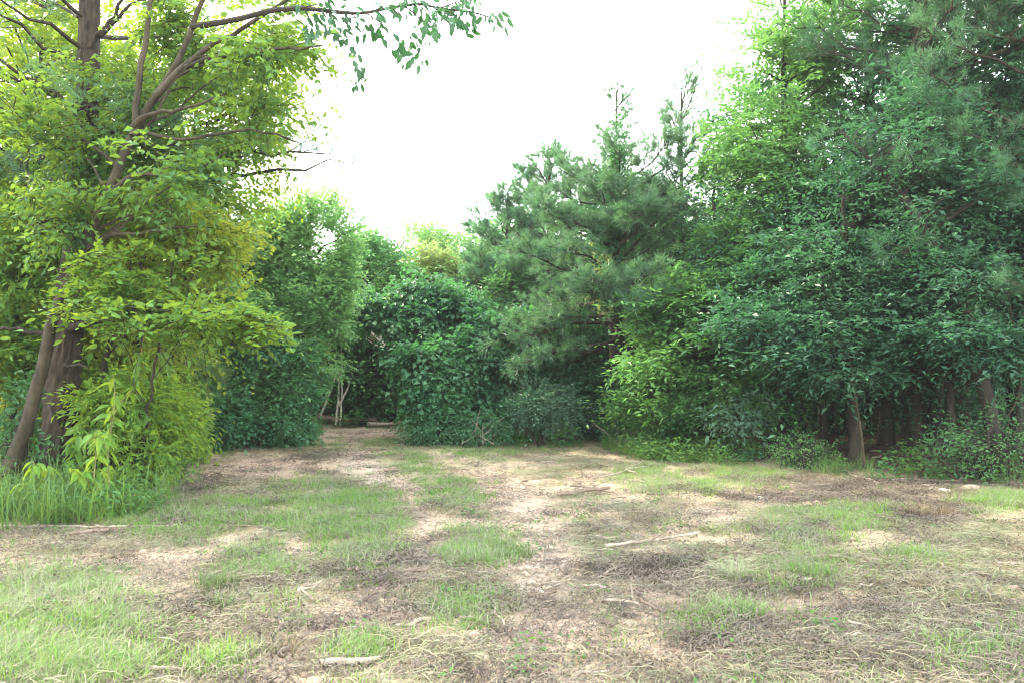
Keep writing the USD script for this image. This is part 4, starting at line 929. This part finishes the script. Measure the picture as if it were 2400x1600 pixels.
def herb(rng, n, rad, h, ll, lw=.55):
    az, rr = rng.uniform(0, 2 * np.pi, n), rad * np.sqrt(rng.uniform(0, 1, n))
    p = np.stack([rr * np.cos(az), rr * np.sin(az), h * rng.uniform(.05, 1, n) * (1 - .5 * (rr / rad) ** 2)], 1)
    a2 = rng.uniform(0, 2 * np.pi, n)
    d = np.stack([np.cos(a2), np.sin(a2), rng.normal(.05, .4, n)], 1)
    Ln = ll * rng.uniform(.6, 1.3, n)
    return leaves(rng, p, d, np.array([0, 0, 1.0]) + rng.normal(0, .4, (n, 3)), Ln, Ln * lw)

def instancer(name, label, cat, protos, pos, rot, sc, idx, kind='stuff'):
    path = '/World/' + numbered('/World', name)
    pi = UsdGeom.PointInstancer.Define(stage, path)
    tag(pi, label, cat, None, kind)
    paths = []
    for k, (mesh, mat) in enumerate(protos):
        pp = f'{path}/variety_{k:03d}'
        usdkit.mesh(stage, pp, mesh, M[mat])
        paths.append(Sdf.Path(pp))
    pi.CreatePrototypesRel().SetTargets(paths)
    pi.CreatePositionsAttr(Vt.Vec3fArray.FromNumpy(np.asarray(pos, np.float32)))
    h = np.asarray(rot) / 2
    pi.CreateOrientationsAttr(Vt.QuathArray([Gf.Quath(float(math.cos(t)), 0, 0, float(math.sin(t))) for t in h]))
    pi.CreateScalesAttr(Vt.Vec3fArray.FromNumpy(np.asarray(sc, np.float32)))
    pi.CreateProtoIndicesAttr(Vt.IntArray.FromNumpy(np.asarray(idx, np.int32)))
    return pi

def spread(n, dens, seed, box=(-7.5, 9.5, 3.3, 24)):
    """n tries over the ground, nearer ground denser; keeps a try with probability dens(x, y)"""
    r = np.random.default_rng(seed)
    y = np.exp(r.uniform(math.log(box[2]), math.log(box[3]), n * 2))
    x = r.uniform(-.72, .72, n * 2) * y
    w = (y / box[3]) ** .5
    ok = r.uniform(0, 1, n * 2) < dens(x, y)
    x, y = x[ok][:n], y[ok][:n]
    return np.stack([x, y, gz(x, y)], 1), r

ins = lambda x, y: np.clip(inside(x, y) / .25, 0, 1)
def lay(name, label, cat, protos, n, dens, seed, smin=.7, smax=1.3, box=(-7.5, 9.5, 3.3, 24)):
    pos, r = spread(n, dens, seed, box)
    s = r.uniform(smin, smax, len(pos))
    instancer(name, label, cat, protos, pos, r.uniform(0, 2 * np.pi, len(pos)), np.stack([s, s, s * r.uniform(.8, 1.25, len(pos))], 1), r.integers(0, len(protos), len(pos)))
rg = np.random.default_rng(1234)
lay('mown_straw', 'pale dry straw lying over the mown clearing', 'straw', [(straws(rg, 110, .24, (.02, .11), .0024, .025), 'straw') for _ in range(4)] + [(straws(rg, 90, .22, (.02, .10), .003, .03), 'straw_brown') for _ in range(2)] + [(straws(rg, 80, .26, (.03, .16), .0028, .035), 'grass_pale') for _ in range(2)] + [(straws(rg, 12, .3, (.10, .32), .0026, .05), 'straw')],
    21000, lambda x, y: ins(x, y) * np.clip(.85 - 1.5 * blobs(x, y, DIRT, 12) - .8 * blobs(x, y, PALETRACK, 13) - .5 * blobs(x, y, GREEN, 11) - .9 * blobs(x, y, DARKD, 14), 0.03, 1) * np.clip(fbm2(x, y, 1.6, 3, 61) * 5 - 2.0, .05, 1), 801)
lay('dark_litter', 'dark brown shredded bark and roots on the soil', 'litter', [(straws(rg, 70, .2, (.015, .09), .006, .05), 'litter') for _ in range(3)], 14000, lambda x, y: ins(x, y) * np.clip(.10 + blobs(x, y, DARKD, 14), 0, 1), 802)
lay('short_grass', 'short light green grass patches in the clearing', 'grass', [(blades(rg, 45, .13, (.03, .12), .0045, .8), 'grass') for _ in range(3)] + [(blades(rg, 40, .14, (.04, .14), .004, .9), 'grass_pale') for _ in range(2)],
    24000, lambda x, y: ins(x, y) * np.clip(blobs(x, y, GREEN, 11) * 1.5, .03, 1) * np.clip(1 - 1.2 * blobs(x, y, DIRT, 12), .02, 1) * np.clip(fbm2(x, y, 2.6, 3, 62) * 4 - 1.25, .08, 1), 803)
LUSH = [(120, 1400, 240, 90, 1), (100, 1520, 220, 60, .8), (330, 1180, 90, 40, .6), (2310, 1155, 90, 20, .8)]
lay('long_grass', 'long soft green grass at the bottom left', 'grass', [(blades(rg, 45, .13, (.06, .2), .0045, .9), 'grass_lush') for _ in range(2)] + [(blades(rg, 45, .14, (.06, .2), .004, 1.2), 'grass_pale') for _ in range(2)] + [(blades(rg, 40, .13, (.06, .2), .0045, .9), 'grass')], 9000, lambda x, y: ins(x, y) * blobs(x, y, LUSH, 15) * np.clip(fbm2(x, y, 2.0, 3, 63) * 4 - 1.2, .05, 1), 804)
lay('seedlings', 'small broad leaved seedlings among the stubble', 'ground cover', [(herb(rg, 26, .14, .08, .04), 'weed') for _ in range(3)], 1400, lambda x, y: ins(x, y) * np.clip(.06 + .35 * blobs(x, y, GREEN, 11), 0, 1), 805, .5, 1.2)
edgeband = lambda x, y, a_, b_: np.where((inside(x, y) < a_) & (inside(x, y) > b_), 1.0, 0.0)
lay('verge_weeds', 'knee high green weeds along the foot of the wood', 'ground cover', [(herb(rg, 130, .28, .42, .07), 'weed') for _ in range(3)] + [(blades(rg, 60, .2, (.2, .45), .007, .5), 'grass_lush')],
    5200, lambda x, y: edgeband(x, y, .25, -1.1) * np.clip(fbm2(x, y, .9, 2, 66) * 3 - .7, .1, 1) * np.where(x / y > .41, .35, 1) * np.where((x / y > -.245) & (x / y < -.13), .25, 1) * np.where(x / y < -.3, .12, 1) * (y > 6.5), 806, .5, 1.15)
lay('verge_grass', 'tall blue green grass at the foot of the left trees', 'grass', [(blades(rg, 40, .2, (.25, .75), .011, .85), 'grass_lush'), (herb(rg, 22, .2, .5, .10, .38), 'weed'), (blades(rg, 34, .2, (.2, .6), .010, 1.1), 'grass')], 3600, lambda x, y: edgeband(x, y, .15, -2.2) * (x / y < -.43) * (y > 6.8) * (y < 13) * np.clip(fbm2(x, y, 2.2, 2, 68) * 4 - 1.5, .08, 1), 807, .6, 1.1)
lay('shade_plants', 'sparse leafy plants on the shaded forest floor', 'ground cover', [(herb(rg, 60, .22, .4, .09), 'weed'), (herb(rg, 40, .2, .25, .08), 'vine')], 900, lambda x, y: (inside(x, y) < -.3) * np.clip(fbm2(x, y, .8, 2, 67) * 3 - 1.1, .03, 1) * (y > 8), 808, .6, 1.2, (-7, 9, 8, 30))
# clods of soil
import trimesh
def clod(seed):
    m = trimesh.creation.icosphere(1, .03); v = np.array(m.vertices)
    return v * (0.6 + .9 * meshkit.noise(v * 60 + seed * 7, seed))[:, None] * [1, 1, .6], np.array(m.faces)
lay('soil_clods', 'crumbs of reddish soil on the bare patches', 'soil', [(clod(k), 'clod') for k in range(4)], 9000, lambda x, y: ins(x, y) * np.clip(.16 + blobs(x, y, DIRT, 12) * .8 + .5 * blobs(x, y, DARKD, 14), 0, 1), 809, .3, 1.5)

def clump(px, py, wpx, hpx, mat, lab, seed, n=150, lean=.8):
    rng = np.random.default_rng(seed)
    x, y = ground_at(px, py); r = .5 * wpx / FPX * y; h = hpx / FPX * y
    o = obj('grass_clump', blades(rng, int(n * 1.3), r * .75, (h * .3, h * 1.4), .005 * y / 6, lean, gather=.35), M['clump' if mat in ('grass', 'grass_lush') else mat], label=lab, cat='grass clump')
    UsdGeom.Xformable(o).AddTranslateOp().Set(Gf.Vec3d(x, y, gz1(x, y)))
for k, c in enumerate([(500, 1345, 130, 60, 'grass_lush', 'wide tuft of bluish green grass on the left bare soil', 260), (515, 1392, 60, 45, 'grass_lush', 'small soft tuft just below the wide bluish tuft', 120), (868, 1465, 50, 50, 'grass_lush', 'dark upright tuft left of the slender pale stick', 130), (820, 1508, 100, 30, 'grass_lush', 'low green tuft above the thick pale stick', 150),
                       (655, 1495, 110, 45, 'straw_brown', 'brown withered tuft at the bottom left of centre', 200), (905, 1345, 50, 24, 'straw_brown', 'dark matted tuft near the centre grass', 110), (1005, 1335, 40, 20, 'grass_pale', 'little tuft beside the matted one', 80), (690, 1430, 60, 30, 'grass_pale', 'pale tuft above the brown withered one', 110),
                       (1830, 1250, 180, 30, 'grass_pale', 'flattened hay clump right of the track', 300), (1690, 1330, 60, 60, 'grass_pale', 'leaning hay tuft with a dark foot', 150), (1715, 1415, 90, 50, 'grass', 'spiky green tuft on the right soil', 130), (2130, 1190, 150, 40, 'straw_brown', 'dark brown brush heap at the right of the dark soil', 260),
                       (1860, 1320, 130, 40, 'grass', 'broad green tuft in the right grass', 220), (2120, 1345, 110, 40, 'straw', 'straw coloured tuft at the right', 180), (1180, 1265, 120, 40, 'grass', 'bright tuft beside the pale wheel track', 220), (2160, 1250, 90, 20, 'straw_brown', 'dark root clump under dry grass at right', 150)]):
    clump(c[0], c[1], c[2], c[3], c[4], c[5], 850 + k, c[6])

# ------------------------------------------------------------------ the air
HAZE = 0.0003
if HAZE > 0:
    m = trimesh.creation.box([90, 80, 16.0]); v = np.array(m.vertices) + [0, 28, 6.8]
    usdkit.material(stage, L + 'haze_air', {'v': ('principled_volume', {'color': (.93, .96, .95), 'density': HAZE, 'anisotropy': .2})}, volume='v.volume')
    obj('haze', (v, np.array(m.faces)), L + 'haze_air', label='thin pale evening haze in the clearing', cat='haze', kind='stuff')
